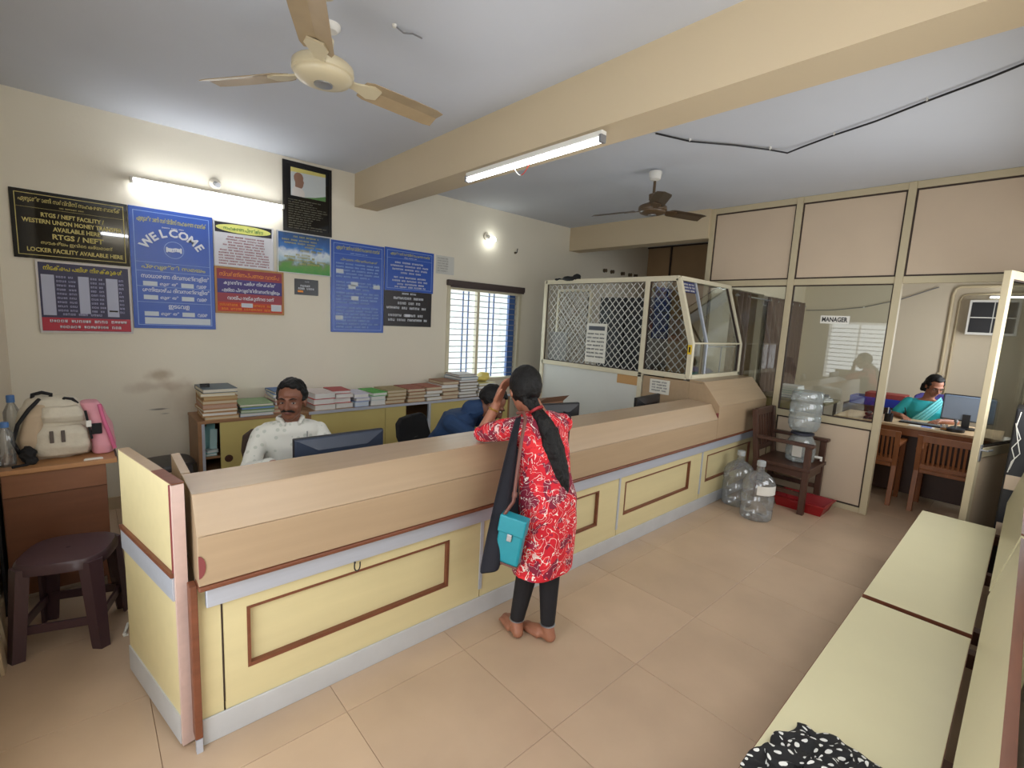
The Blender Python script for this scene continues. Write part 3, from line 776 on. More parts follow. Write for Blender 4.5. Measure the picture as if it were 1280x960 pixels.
for z in (1.94, 1.872, 1.755, 1.634): rect(mb, .345, .835, z, z + .003, y)
mb.build('rule', P_PALE, t)
mb = PB()
for z in (1.778, 1.672, 1.545): rect(mb, .385, .475, z - .017, z + .017, y); rect(mb, .63, .715, z - .017, z + .017, y)
rect(mb, .385, .825, 1.465, 1.515, y); mb.build('white_slip', mat('slip_white', (206, 214, 222), .6), t)
lines(t, y, P_WHITE, [(.52, .67, 2.215, .009)], 5)
em = MB(); n = 40
for i in range(n):
    a0, a1 = 2 * PI * i / n, 2 * PI * (i + 1) / n
    em.add([(cx + r_ * math.cos(a), y - .001, 2.05 + r_ * math.sin(a)) for r_, a in ((.062, a0), (.066, a0), (.066, a1), (.062, a1))], [(0, 1, 2, 3)])
e0 = em.build('emblem_ring', P_PALE, t, raw=True)
em = MB()
for s_ in (-1, 1):
    rect(em, cx + s_ * .046 - .006, cx + s_ * .046 + .006, 2.03, 2.07, y - .0004)
em.add([(cx + a, y - .001, 2.05 + b) for a, b in ((-.04, -.014), (-.012, -.018), (.014, -.01), (.04, -.012), (.04, .014), (.012, .018), (-.01, .012), (-.04, .014))], [(0, 1, 2, 3, 4, 5, 6, 7)])
em.build('handshake', P_WHITE, e0, raw=True)
em = MB()
for k in range(3): em.add([(cx - .012 + k * .012 + a, y - .0016, 2.05 + b) for a, b in ((-.002, -.012), (.001, -.012), (.004, .006), (.001, .006))], [(0, 1, 2, 3)])
em.build('finger_line', B_BLUE, e0, raw=True)

# white list with yellow oval heading
t, y = board('oath_board', 'white notice with yellow oval heading and rows of red print', .868, 1.330, 1.965, 2.335, B_WHITE, frame=mat('frame_pale', (206, 206, 206), .4), fw=.008)
mb = PB(); rect(mb, .878, 1.315, 2.245, 2.326, y); mb.build('heading_band', mat('heading_navy', (30, 32, 46), .5), t)
mb = MB(); n = 32; mb.add([(1.096 + .212 * math.cos(2 * PI * i / n), y - .001, 2.286 + .036 * math.sin(2 * PI * i / n)) for i in range(n)], [tuple(range(n))]); mb.build('heading_oval', mat('oval_yellow', (218, 220, 120), .6), t, raw=True)
mb = PB(); put_text(mb, 'സഹകരണ പ്രതിജ്ഞ', .94, 1.25, 2.286, .034, y - .002, .012); mb.build('heading_lettering', P_GREEN, t, raw=True)
lines(t, y, P_RED, [(.97 - .012 * k * (k % 2), 1.26, 2.215 - k * .0225, .011) for k in range(6)] + [(.90, 1.295, 2.08 - k * .0225, .011) for k in range(5)], 7)

# loan board
t, y = board('loan_board', 'red and blue loan notice in a wooden frame', .864, 1.410, 1.572, 1.962, B_MAG, frame=mat('frame_oak', (176, 126, 70), .5), fw=.016)
mb = PB(); rect(mb, .882, 1.394, 1.795, 1.862, y); rect(mb, .882, 1.394, 1.745, 1.795, y); mb.build('blue_band', mat('band_violet', (66, 52, 122), .5), t)
mb = PB(); rect(mb, .882, 1.394, 1.59, 1.668, y); mb.build('orange_band', mat('band_vermilion', (196, 62, 30), .5), t)
mb = PB(); put_text(mb, 'കുറഞ്ഞ പലിശ നിരക്കിൽ', .93, 1.34, 1.83, .042, y - .001, .014); put_text(mb, 'എല്ലാ പ്രവൃത്തിദിവസങ്ങളിലും', .915, 1.375, 1.768, .045, y - .001, .014); put_text(mb, 'വായ്പ നല്കുന്നതാണ്', .955, 1.325, 1.703, .042, y - .001, .014); mb.build('lettering', P_WHITE, t, raw=True)
lines(t, y - .0006, P_ORANGE, [(.895, 1.38, 1.645, .018), (.91, 1.37, 1.61, .018)], 8); mb = PB(); put_text(mb, 'സ്വർണ്ണപ്പണയ വായ്പ', .90, 1.37, 1.905, .04, y - .001, .008); mb.build('heading_lettering', P_ORANGE, t, raw=True)
mb = PB(); rect(mb, 1.06, 1.15, 1.628, 1.664, y - .002); rect(mb, 1.30, 1.388, 1.605, 1.664, y - .002); mb.build('white_slip', MATS['slip_white'], t)

# framed portrait citation (generic figure)
t, y = board('framed_citation', 'tall black framed citation with a small portrait picture on top', 1.414, 1.852, 2.336, 2.95, B_BLACK, frame=mat('frame_black', (20, 18, 18), .25), fw=.03, th=.012)
def pic(m, name, parent, pts, dy=.001, x=None): 
    mb = MB(); mb.add([(a, y - dy, b) for a, b in pts], [tuple(range(len(pts)))]); return mb.build(name, m, parent, raw=True)
pc = pic(mat('picture_grey', (190, 196, 196), .4), 'picture', t, [(1.482, 2.655), (1.795, 2.655), (1.795, 2.90), (1.482, 2.90)])
pic(mat('picture_sky', (206, 196, 112), .5), 'picture_top', pc, [(1.482, 2.862), (1.795, 2.872), (1.795, 2.90), (1.482, 2.90)], .0014)
pic(mat('picture_grass', (86, 132, 70), .5), 'picture_grass', pc, [(1.60, 2.655), (1.795, 2.655), (1.795, 2.70), (1.70, 2.672)], .0014)
pic(mat('picture_cloth', (206, 200, 194), .5), 'figure_cloth', pc, [(1.490, 2.656), (1.605, 2.656), (1.60, 2.70), (1.575, 2.738), (1.515, 2.742), (1.495, 2.71)], .0016)
n = 24
pic(mat('picture_skin', (134, 98, 78), .5), 'figure_head', pc, [(1.52, 2.735), (1.575, 2.728), (1.588, 2.745), (1.592, 2.765), (1.598, 2.785), (1.590, 2.80), (1.592, 2.825), (1.582, 2.848), (1.562, 2.862), (1.538, 2.862), (1.518, 2.848), (1.508, 2.825), (1.510, 2.80), (1.520, 2.775)], .002)
lines(t, y, mat('print_grey', (140, 138, 120), .6), [(1.46, 1.46 + random.uniform(.2, .36), 2.62 - k * .0205, .008) for k in range(13)], 10)

# small landscape poster
def landscape():
    m = bpy.data.materials.new('poster_landscape'); m.use_nodes = True; nt = m.node_tree; b = nt.nodes['Principled BSDF']; b.inputs['Roughness'].default_value = .4
    geo = nt.nodes.new('ShaderNodeNewGeometry'); sx = nt.nodes.new('ShaderNodeSeparateXYZ'); nt.links.new(geo.outputs['Position'], sx.inputs[0])
    nz = nt.nodes.new('ShaderNodeTexNoise'); nz.inputs['Scale'].default_value = 14; nz.inputs['Detail'].default_value = 5; nt.links.new(geo.outputs['Position'], nz.inputs['Vector'])
    ma = nt.nodes.new('ShaderNodeMath'); ma.operation = 'MULTIPLY_ADD'; ma.inputs[1].default_value = .16; nt.links.new(nz.outputs['Fac'], ma.inputs[0]); nt.links.new(sx.outputs['Z'], ma.inputs[2])
    mr = nt.nodes.new('ShaderNodeMapRange'); mr.inputs['From Min'].default_value = 1.965 + .08; mr.inputs['From Max'].default_value = 2.33 + .08; nt.links.new(ma.outputs[0], mr.inputs['Value'])
    cr = nt.nodes.new('ShaderNodeValToRGB'); el = cr.color_ramp.elements
    el[0].position = 0; el[0].color = srgb(54, 142, 52); el[1].position = 1; el[1].color = srgb(28, 70, 110)
    for p, c in ((.2, (96, 150, 66)), (.27, (120, 140, 110)), (.34, (170, 200, 216)), (.5, (214, 224, 232)), (.62, (60, 120, 190)), (.78, (34, 90, 160))):
        e = el.new(p); e.color = srgb(*c)
    nt.links.new(mr.outputs[0], cr.inputs[0]); nt.links.new(cr.outputs[0], b.inputs['Base Color']); return m
t, y = board('landscape_poster', 'poster with blue sky, clouds and green meadow below black frame', 1.360, 1.843, 1.962, 2.332, landscape(), frame=MATS['frame_pale'], fw=.008, dy=.0)
lines(t, y, mat('print_olive', (186, 180, 110), .6), [(1.50, 1.74, 2.295, .014), (1.40, 1.72, 2.262, .014), (1.42, 1.70, 2.235, .014), (1.60, 1.78, 2.21, .014), (1.56, 1.76, 2.175, .018), (1.52, 1.66, 2.135, .016), (1.42, 1.70, 2.11, .018), (1.44, 1.80, 2.083, .018), (1.55, 1.74, 2.055, .016)], 11)
t, y = board('mini_sign', 'tiny black card with white print below the meadow poster', 1.508, 1.726, 1.772, 1.918, mat('card_black', (26, 28, 34), .3), th=.006, cat='sign')
lines(t, y, P_WHITE, [(1.56, 1.68, 1.855, .018), (1.54, 1.70, 1.83, .018), (1.60, 1.64, 1.895, .008)], 12); mb = PB(); rect(mb, 1.535, 1.585, 1.795, 1.812, y); mb.build('white_slip', P_ORANGE, t)

# long blue rules board
t, y = board('rules_board', 'tall blue rules board with dense white print beside landscape poster', 1.846, 2.405, 1.43, 2.32, B_BLUE, border=P_PALE, bi=.024)
mb = PB(); put_text(mb, BANK, 1.895, 2.355, 2.255, .05, y - .001, .012); put_text(mb, 'പ്രധാന നിബന്ധനകൾ', 1.94, 2.33, 2.148, .026, y - .001, .01); mb.build('yellow_lettering', P_YEL, t, raw=True)
mb = PB(); rect(mb, 1.87, 2.38, 2.195, 2.198, y); mb.build('rule', P_PALE, t)
L = [(2.04, 2.22, 2.212, .009)]
for z0, k in ((2.105, 5), (1.925, 3), (1.82, 4), (1.675, 5), (1.515, 2)):
    for i in range(k): L.append((1.895, 2.355 if i < k - 1 else 2.25, z0 - i * .0315, .015))
lines(t, y, mat('print_sky', (170, 200, 240), .6), L, 13)
mb = PB()
for a, z in ((1.895, 2.03), (2.045, 1.915), (2.285, 1.90), (2.02, 1.885), (2.05, 1.775), (1.89, 1.575)): rect(mb, a, a + .075, z - .02, z + .02, y - .002)
mb.build('white_slip', MATS['slip_white'], t)
t, y = board('deposit_board', 'square blue board with yellow heading above the black notice', 2.415, 3.014, 1.885, 2.33, B_BLUE, border=P_PALE, bi=.024)
mb = PB(); put_text(mb, BANK, 2.475, 2.965, 2.272, .04, y - .001, .012); mb.build('yellow_lettering', P_YEL, t, raw=True)
mb = PB(); rect(mb, 2.44, 2.99, 2.225, 2.228, y); mb.build('rule', P_PALE, t)
lines(t, y, P_WHITE, [(2.53, 2.90, 2.185, .018), (2.48, 2.95, 2.15, .018), (2.50, 2.94, 2.115, .018), (2.60, 2.86, 2.08, .018), (2.52, 2.93, 2.03, .018), (2.50, 2.94, 1.995, .018), (2.56, 2.90, 1.96, .018), (2.53, 2.92, 1.93, .016), (2.64, 2.80, 2.24, .008)], 14)
t, y = board('gold_loan_notice', 'black notice with white print under the square blue board', 2.412, 2.998, 1.507, 1.883, mat('notice_black', (24, 18, 22), .35))
lines(t, y, P_WHITE, [(2.62, 2.80, 1.86, .02), (2.52, 2.92, 1.81, .026), (2.57, 2.86, 1.757, .026), (2.44, 2.97, 1.705, .026), (2.46, 2.92, 1.625, .026), (2.46, 2.96, 1.575, .026)], 15)
mb = PB(); rect(mb, 2.66, 2.72, 1.61, 1.64, y - .002); mb.build('white_slip', P_WHITE, t)
t, y = board('paper_notice', 'pair of faded paper sheets taped beside the blue board', 3.05, 3.30, 2.12, 2.325, mat('faded_paper', (206, 206, 200), .8), th=.002)
lines(t, y, mat('print_faint', (150, 150, 146), .7), [(3.07, 3.22, 2.295 - k * .028, .01) for k in range(6)], 16)

# ---------------------------------------------------------------- lamps
t = thing('tube_light', 'lit tube lamp fixed on wall above the WELCOME board', 'lamp', (.866, 4.70, 2.51))
MB().box(.336, 1.396, 4.652, 4.7195, 2.527, 2.545).build('batten', M_WHITEP, t, bev=.003)
MB().cyl((.35, 4.634, 2.522), (1.382, 4.634, 2.522), .013, n=12).build('tube', M_TUBE, t, smooth=True)
for x in (.334, 1.382): MB().box(x, x + .018, 4.618, 4.68, 2.506, 2.545).build('end_cap', M_WHITEP, t, bev=.003)
t = thing('tube_light', 'lit tube lamp along the lower edge of the ceiling beam', 'lamp', (2.06, 2.23, 2.6))
MB().box(2.045, 2.0865, 1.65, 2.82, 2.60, 2.632).build('batten', M_WHITEP, t, bev=.003)
MB().cyl((2.058, 1.665, 2.585), (2.058, 2.805, 2.585), .015, n=12).build('tube', M_TUBE2, t, smooth=True)
for y in (1.645, 2.805): MB().box(2.038, 2.08, y, y + .02, 2.57, 2.61).build('end_cap', M_GREYP, t, bev=.003)
t = thing('tube_light', 'lit tube lamp on front wall above the entrance corner', 'lamp', (.86, -.12, 2.6))
MB().box(.30, 1.42, -.1495, -.10, 2.585, 2.61).build('batten', M_WHITEP, t, bev=.003)
MB().cyl((.315, -.083, 2.598), (1.405, -.083, 2.598), .013, n=12).build('tube', M_TUBE3, t, smooth=True)
for x in (.298, 1.404): MB().box(x, x + .018, -.11, -.066, 2.58, 2.616).build('end_cap', M_WHITEP, t, bev=.003)
o = thing('loose_wire', 'thin red and white wire looping below the beam lamp', 'wire', (2.07, 2.28, 2.5))
MB().tube([(2.07, 2.36 - .012 * i, 2.60 - .075 * math.sin(PI * i / 14)) for i in range(8)], .0025, 6).build('white_wire', M_WHITEP, o, smooth=True)
MB().tube([(2.07, 2.36 - .012 * i, 2.60 - .075 * math.sin(PI * i / 14)) for i in range(7, 15)], .0025, 6).build('red_wire', mat('red_wire', (200, 40, 30), .5), o, smooth=True)
def holder(x, z, label, lit):
    t = thing('bulb_holder', label, 'lamp holder', (x, 4.715, z))
    MB().lathe([(.045, 0), (.045, .012), (.035, .02)], (x, 4.7195, z), 20, (0, -1, 0)).build('base', mat('holder_wood', (206, 198, 182), .5), t, smooth=True)
    d = Vector((0.45, -.75, -.45)).normalized() if lit else Vector((.2, -.8, -.3)).normalized(); p = Vector((x, 4.70, z))
    MB().cyl(p, p + d * .05, .018, .02, 14).build('socket', M_GREYP if not lit else M_WHITEP, t, smooth=True)
    if lit:
        b = MB().sphere(p + d * .088, .034, 16, 12).build('bulb', M_BULB, t, smooth=True)
holder(3.765, 2.635, 'lit round bulb in a holder above the back window', True)
holder(.89, 2.622, 'empty bulb holder above the wall tube lamp', False)
t = thing('wire_stub', 'small dark hook on the wall right of the lit bulb', 'hook', (4.25, 4.71, 2.5))
MB().lathe([(.014, 0), (.014, .02)], (4.25, 4.7195, 2.5), 10, (0, -1, 0)).build('base', mat('hook_dark', (98, 84, 62), .5), t)
MB().tube([(4.25, 4.70, 2.5), (4.25, 4.68, 2.5), (4.25, 4.675, 2.53), (4.255, 4.675, 2.55)], .006, 6).build('hook', M_BLACK, t)

def fan(name, label, hub, ceil, rot, mats, R_=.58, tilt=(0, 0)):
    hub = Vector(hub); t = thing(name, label, 'ceiling fan', tuple(hub))
    body, blade = mats[:2]; cano = mats[2] if len(mats) > 2 else body
    MB().lathe([(.02, .062), (.06, .058), (.108, .036), (.119, .026), (.121, .004), (.119, -.004), (.112, -.008), (.112, -.014), (.104, -.026), (.075, -.036), (.04, -.041), (0.0, -.042)], hub, 32).build('motor', body, t, smooth=True)
    MB().lathe([(.036, -.0405), (.036, -.046), (.02, -.048), (0, -.048)], hub, 20).build('badge', M_STEEL, t, smooth=True)
    MB().lathe([(.012, .07), (.012, ceil - hub.z - .02)], hub, 12).build('rod', body, t, smooth=True)
    MB().lathe([(.015, ceil - hub.z - .10), (.045, ceil - hub.z - .085), (.055, ceil - hub.z - .03), (.05, ceil - hub.z - .02)], hub, 20).build('canopy', cano, t, smooth=True)
    MB().lathe([(.02, .08), (.038, .085), (.042, .13), (.02, .14)], hub, 18).build('lower_canopy', body, t, smooth=True)
    for k in range(3):
        a = rot + k * 2 * PI / 3; M = Matrix.Translation(hub) @ Matrix.Rotation(a, 4, 'Z') @ Matrix.Rotation(math.radians(-13), 4, 'X')
        mb = MB(); secs = []
        for x, w0, w1 in ((.17, -.05, .05), (.20, -.062, .062), (.40, -.064, .066), (R_ - .04, -.06, .068), (R_, -.05, .062)):
            secs.append([M @ Vector((x, w0, .002)), M @ Vector((x, (w0 + w1) / 2, .012)), M @ Vector((x, w1, .002)), M @ Vector((x, w1, -.001)), M @ Vector((x, (w0 + w1) / 2, .009)), M @ Vector((x, w0, -.001))])
        mb.loft(secs); b = mb.build('blade', blade, t)
        mb = MB(); mb.add([M @ Vector(p) for p in ((.08, -.022, -.004), (.14, -.02, -.004), (.21, -.045, -.004), (.25, -.03, -.004), (.25, .03, -.004), (.21, .045, -.004), (.14, .02, -.004), (.08, .022, -.004))] + [M @ Vector(p) for p in ((.08, -.022, .004), (.14, -.02, .004), (.21, -.045, .004), (.25, -.03, .004), (.25, .03, .004), (.21, .045, .004), (.14, .02, .004), (.08, .022, .004))],
               [tuple(range(8)), tuple(range(15, 7, -1))] + [(i, 8 + i, 8 + (i + 1) % 8, (i + 1) % 8) for i in range(8)])
        mb.build('bracket', body, b)
    return t
FB = mat('fan_cream', (194, 182, 152), .35); FBL = mat('fan_blade_tan', (158, 138, 108), .35, var=.08, vscale=12)
fan('ceiling_fan', 'cream three-blade ceiling fan in the near bay above the counter', (.797, 2.112, 2.60), HC, math.radians(3), (FB, FBL), .57)
FD = mat('fan_brown', (84, 66, 46), .35); 
fan('ceiling_fan', 'dark brown ceiling fan in the far bay before the partition', (3.74, 2.40, 2.64), HC, math.radians(100), (FD, mat('fan_blade_brown', (78, 64, 48), .4), M_WHITEP), .56)
t = thing('ceiling_rose', 'round white ceiling rose with hanging hook near cream fan', 'ceiling rose', (.96, 2.45, 2.97))
MB().lathe([(.045, 0), (.045, -.015), (.03, -.03)], (.96, 2.45, 2.98), 20).build('cap', M_WHITEP, t, smooth=True)
MB().tube([(.93, 2.42, 2.975), (.91, 2.39, 2.93), (.92, 2.40, 2.90), (.94, 2.42, 2.95)], .004, 6).build('hook', M_GREYP, t)
t = thing('ceiling_cable', 'black electric cable sagging across the far bay ceiling', 'cable', (3.9, 1.42, 2.95))
pts = [Vector(p) for p in ((3.04, 1.977, 2.97), (3.3, 1.86, 2.962), (3.58, 1.66, 2.966), (3.80, 1.50, 2.958), (3.90, 1.417, 2.945), (3.895, 1.33, 2.962), (3.80, 1.10, 2.966), (3.70, .86, 2.96), (3.58, .60, 2.966), (3.45, .34, 2.962), (3.394, .228, 2.966), (3.3, .05, 2.966), (3.2, -.14, 2.966))]
MB().tube(pts, .006, 8).build('cable', M_BLACK, t, smooth=True)
for k in (1, 3, 6, 8): MB().box(pts[k].x - .012, pts[k].x + .012, pts[k].y - .004, pts[k].y + .004, pts[k].z - .002, HC).build('clip', M_WHITEP, t)
t = thing('wire_end', 'short cut wire end sticking out of the near ceiling', 'wire', (1.235, 2.195, 2.97))
MB().tube([(1.17, 2.22, 2.978), (1.21, 2.205, 2.955), (1.25, 2.19, 2.962), (1.29, 2.17, 2.95)], .004, 6).build('wire', M_GREYP, t); MB().lathe([(.012, 0), (.008, -.012)], (1.17, 2.22, 2.98), 10).build('grommet', M_WHITEP, t)

# ---------------------------------------------------------------- low cabinets along the back wall
CT = .735
M_CABY = mat('olive_cream_door', (202, 186, 118), .45, var=.03, vscale=4); M_CABW = mat('cabinet_walnut', (150, 112, 78), .5, var=.1, vscale=8, vstretch=(.4, 3, 3))
t = thing('low_cabinet', 'low cabinet with open left shelf behind the man in white', 'cabinet', (.64, 4.28, 0))
MB().box(.64, .665, 4.28, 4.70, 0, CT - .022).box(1.45, 1.472, 4.28, 4.70, 0, CT - .022).box(.665, 1.45, 4.68, 4.70, 0, CT - .022).box(.665, 1.45, 4.28, 4.68, .04, .06).build('body', M_CABW, t)
MB().box(.636, 1.474, 4.268, 4.705, CT - .022, CT).build('top', M_CABW, t, bev=.002)
MB().box(.665, 1.45, 4.30, 4.68, .30, .318).box(.665, 1.45, 4.30, 4.68, .42, .436).build('shelf', M_CABW, t)
MB().box(.665, .685, 4.276, 4.30, .06, CT - .022).build('upright', M_SILVER, t)
d_ = MB().box(.79, 1.45, 4.282, 4.298, .06, CT - .024).build('sliding_door', M_CABY, t); MB().lathe([(.03, 0), (.03, .004), (.022, .004), (.02, .001)], (.845, 4.281, .41), 16, (0, -1, 0)).build('finger_pull', M_DKBROWN, d_)
t = thing('low_cabinet', 'long low cabinet with silver top edge below the back window', 'cabinet', (1.48, 4.28, 0))
MB().box(1.476, 1.50, 4.28, 4.70, 0, CT - .022).box(3.86, 3.89, 4.28, 4.70, 0, CT - .022).box(1.50, 3.86, 4.68, 4.70, 0, CT - .022).box(1.50, 3.86, 4.28, 4.68, .04, .06).build('body', M_CABW, t)
MB().box(1.476, 3.90, 4.272, 4.705, CT - .022, CT).build('top', M_CABW, t, bev=.002)
MB().box(1.476, 3.90, 4.262, 4.272, CT - .024, CT + .001).build('top_edge', M_SILVER, t)
MB().box(1.50, 3.86, 4.30, 4.68, .40, .418).build('shelf', M_CABW, t)
for a, b in ((1.50, 2.222), (2.226, 2.455), (2.755, 3.86)):
    d_ = MB().box(a, b, 4.282, 4.298, .06, CT - .026).build('sliding_door', M_CABY, t); MB().lathe([(.03, 0), (.03, .004), (.022, .004), (.02, .001)], (b - .065, 4.281, .40), 16, (0, -1, 0)).build('finger_pull', M_DKBROWN, d_)
MB().box(2.722, 2.752, 4.276, 4.30, .06, CT - .024).build('upright', M_SILVER, t)

# ledgers and files
def ledger(name, label, x0, x1, y0, y1, z0, th, col, rot=0.0, group=None, page=(222, 216, 200), cat='book', tiltx=0.0):
    cx_, cy_ = (x0 + x1) / 2, (y0 + y1) / 2; w2, d2 = (x1 - x0) / 2, (y1 - y0) / 2; c = min(.005, th * .18)
    t = thing(name, label, cat, (cx_, cy_, z0), rot, group); t.rotation_euler = (tiltx, 0, rot)
    m = mat('cover_%d_%d_%d' % col, col, .55, var=.08, vscale=20); pg = mat('pages_%d_%d_%d' % page, page, .85, var=.08, vscale=90, vstretch=(.2, .2, 6))
    MB().box(-w2, w2, -d2, d2, 0, c).box(-w2, w2, -d2, d2, th - c, th).box(-w2, w2, d2 - .004, d2, c, th - c).build('cover', m, t, world=False)
    MB().box(-w2 + .004, w2 - .004, -d2 + .005, d2 - .005, c, th - c).build('page_block', pg, t, world=False)
    return t
ORD = ['lowest', 'second lowest', 'third from the bottom', 'fourth from the bottom', 'fifth from the bottom', 'sixth from the bottom', 'seventh from the bottom', 'eighth from the bottom', 'ninth from the bottom']
def stack(where, group, x0, x1, books, y0=4.30, y1=4.62, z=CT, kind='ledger'):
    n = len(books)
    for k, (th, col, cn, *ex) in enumerate(books):
        pg = ex[0] if ex else (222, 216, 200); dx = random.uniform(-.012, .012)
        pos = 'topmost' if k == n - 1 else ORD[k]
        ledger(kind, '%s %s, %s in %s' % (cn, kind, pos, where), x0 + dx, x1 + dx, y0 + random.uniform(-.012, .012), y1 + random.uniform(-.03, .0), z, th, col, random.uniform(-.06, .06), group, pg, 'book')
        z += th + .0008
    return z
CR = (206, 192, 164); LT = (224, 224, 220)
stack('stack at left cabinet end', 'ledgers behind the man in white', .68, .92, [(.028, (198, 158, 108), 'tan', CR), (.03, (186, 146, 98), 'buff', LT), (.026, (176, 136, 92), 'brown card'), (.034, (190, 142, 112), 'pinkish brown', (190, 160, 140)), (.03, (178, 138, 92), 'worn brown', CR), (.032, (170, 128, 80), 'dark tan', (190, 164, 120)), (.026, (206, 190, 150), 'cream'), (.034, (92, 104, 112), 'slate grey')])
t = thing('stapler', 'black stapler lying on the tallest ledger stack', 'stapler', (.72, 4.42, .985)); MB().box(.685, .75, 4.40, 4.425, .985, .995).build('base', M_BLACK, t); MB().box(.685, .75, 4.402, 4.423, .998, 1.012).box(.735, .75, 4.402, 4.423, .995, .998).build('arm', M_BLACK, t, bev=.003)
stack('pile beside the man\'s shoulder', 'green folders on the low cabinet', .945, 1.20, [(.03, (176, 190, 206), 'pale blue', LT), (.026, (128, 150, 110), 'sage green', (190, 200, 180)), (.022, (112, 140, 98), 'green', (120, 150, 200)), (.022, (134, 158, 116), 'light green')], kind='folder')
stack('stack behind the man\'s head', 'files behind the man in white', 1.22, 1.44, [(.03, (196, 140, 120), 'salmon', CR), (.032, (170, 130, 92), 'brown', CR), (.034, (190, 120, 116), 'rose', LT), (.03, (206, 176, 170), 'pale pink'), (.03, (150, 168, 196), 'pale blue'), (.024, (70, 104, 150), 'blue')], 4.36, 4.64)
stack('red and white pile right of the man', 'red and white bound files', 1.53, 1.72, [(.05, (206, 196, 180), 'white', LT), (.055, (178, 34, 46), 'red', LT), (.05, (214, 204, 200), 'off-white', LT)], kind='file')
stack('red pile next to lilac files', 'red and white bound files', 1.735, 1.905, [(.045, (206, 200, 190), 'plain white', LT), (.05, (190, 40, 52), 'crimson', LT), (.036, (214, 206, 204), 'pale', LT), (.03, (172, 70, 72), 'faded red', LT)], 4.33, 4.62, kind='file')
stack('pale pile below the rules board', 'lilac and blue files', 1.925, 2.07, [(.05, (150, 178, 216), 'sky blue', (206, 216, 226)), (.035, (176, 176, 206), 'lilac', LT), (.04, (206, 206, 222), 'pale lilac', LT)], kind='file')
stack('pile topped with bright green', 'white and green files', 2.085, 2.24, [(.05, (206, 214, 214), 'white', LT), (.04, (196, 206, 204), 'grey white', LT), (.036, (70, 168, 64), 'bright green', LT)], kind='file')
stack('tan pile right of the green file', 'brown ledgers under the black notice', 2.255, 2.47, [(.036, (170, 132, 92), 'buff', CR), (.034, (150, 120, 84), 'worn tan', CR), (.036, (176, 150, 104), 'sandy', CR), (.03, (160, 142, 100), 'khaki', CR)])
stack('reddish pile left of window', 'brown ledgers under the black notice', 2.485, 2.69, [(.036, (176, 140, 104), 'buff', CR), (.036, (150, 96, 70), 'rust', CR), (.034, (166, 130, 92), 'tan', CR), (.034, (156, 82, 66), 'brick red', CR)])
stack('reddish pile closest to the window', 'brown ledgers under the black notice', 2.70, 2.90, [(.036, (206, 196, 170), 'cream', LT), (.034, (90, 74, 60), 'dark brown', LT), (.036, (200, 186, 160), 'ivory', LT), (.036, (160, 90, 70), 'russet', CR)])
stack('brown pile at window corner', 'ledgers under the barred window', 2.915, 3.13, [(.04, (176, 142, 112), 'buff', CR), (.04, (160, 118, 88), 'brown', CR), (.038, (150, 120, 96), 'greyish brown', CR), (.036, (206, 200, 190), 'white', LT), (.034, (150, 104, 74), 'chestnut', CR)])
stack('tall pile under the window', 'ledgers under the barred window', 3.145, 3.40, [(.034, (90, 80, 70), 'dark', LT), (.032, (206, 198, 180), 'cream', LT), (.034, (84, 74, 66), 'charcoal', LT), (.032, (190, 176, 150), 'buff', LT), (.034, (96, 84, 70), 'dark brown', LT), (.03, (150, 120, 92), 'tan', LT), (.03, (160, 190, 206), 'pale blue', LT), (.028, (110, 90, 72), 'umber', LT)])
stack('small pile under the yellow packet', 'ledgers under the barred window', 3.42, 3.66, [(.04, (206, 200, 180), 'cream', LT), (.04, (176, 150, 110), 'tan', LT), (.04, (110, 92, 76), 'dark', LT), (.03, (200, 190, 120), 'olive', LT)])
t = thing('yellow_packet', 'yellow plastic packet slumped on ledgers below the window', 'packet', (3.56, 4.42, .89)); mb = MB(); mb.sphere((3.55, 4.45, .93), (.12, .1, .04)); mb.sphere((3.60, 4.46, .96), (.07, .07, .035)); remeshed('bag', mb, mat('yellow_plastic', (226, 206, 110), .4), t, .01, 3, noise_amp=.012, noise_scale=22)
stack('open shelf behind the seated man', 'papers in the cabinets', .70, .78, [(.02, (150, 200, 200), 'teal', LT), (.02, (206, 214, 214), 'white', LT)], 4.33, 4.6, .437, 'folder')
t = thing('paper_sheaf', 'teal paper sheaf standing inside the open cabinet shelf', 'papers', (.74, 4.4, .48)); MB().beam((.715, 4.40, .482), (.70, 4.42, .66), .05, .006, (0, 1, 0)).beam((.74, 4.40, .482), (.75, 4.42, .68), .06, .006, (0, 1, 0)).build('sheaf', mat('teal_paper', (140, 196, 200), .7), t); MB().beam((.755, 4.37, .482), (.765, 4.39, .64), .05, .005, (0, 1, 0)).build('front_sheet', mat('pale_teal_paper', (180, 214, 214), .7), t)
stack('cabinet opening beside black chair', 'papers in the cabinets', 2.48, 2.70, [(.03, (206, 210, 206), 'white', LT), (.03, (170, 200, 190), 'mint', LT), (.03, (214, 214, 210), 'pale', LT), (.028, (140, 176, 160), 'green', LT)], 4.32, 4.6, .419, 'folder')

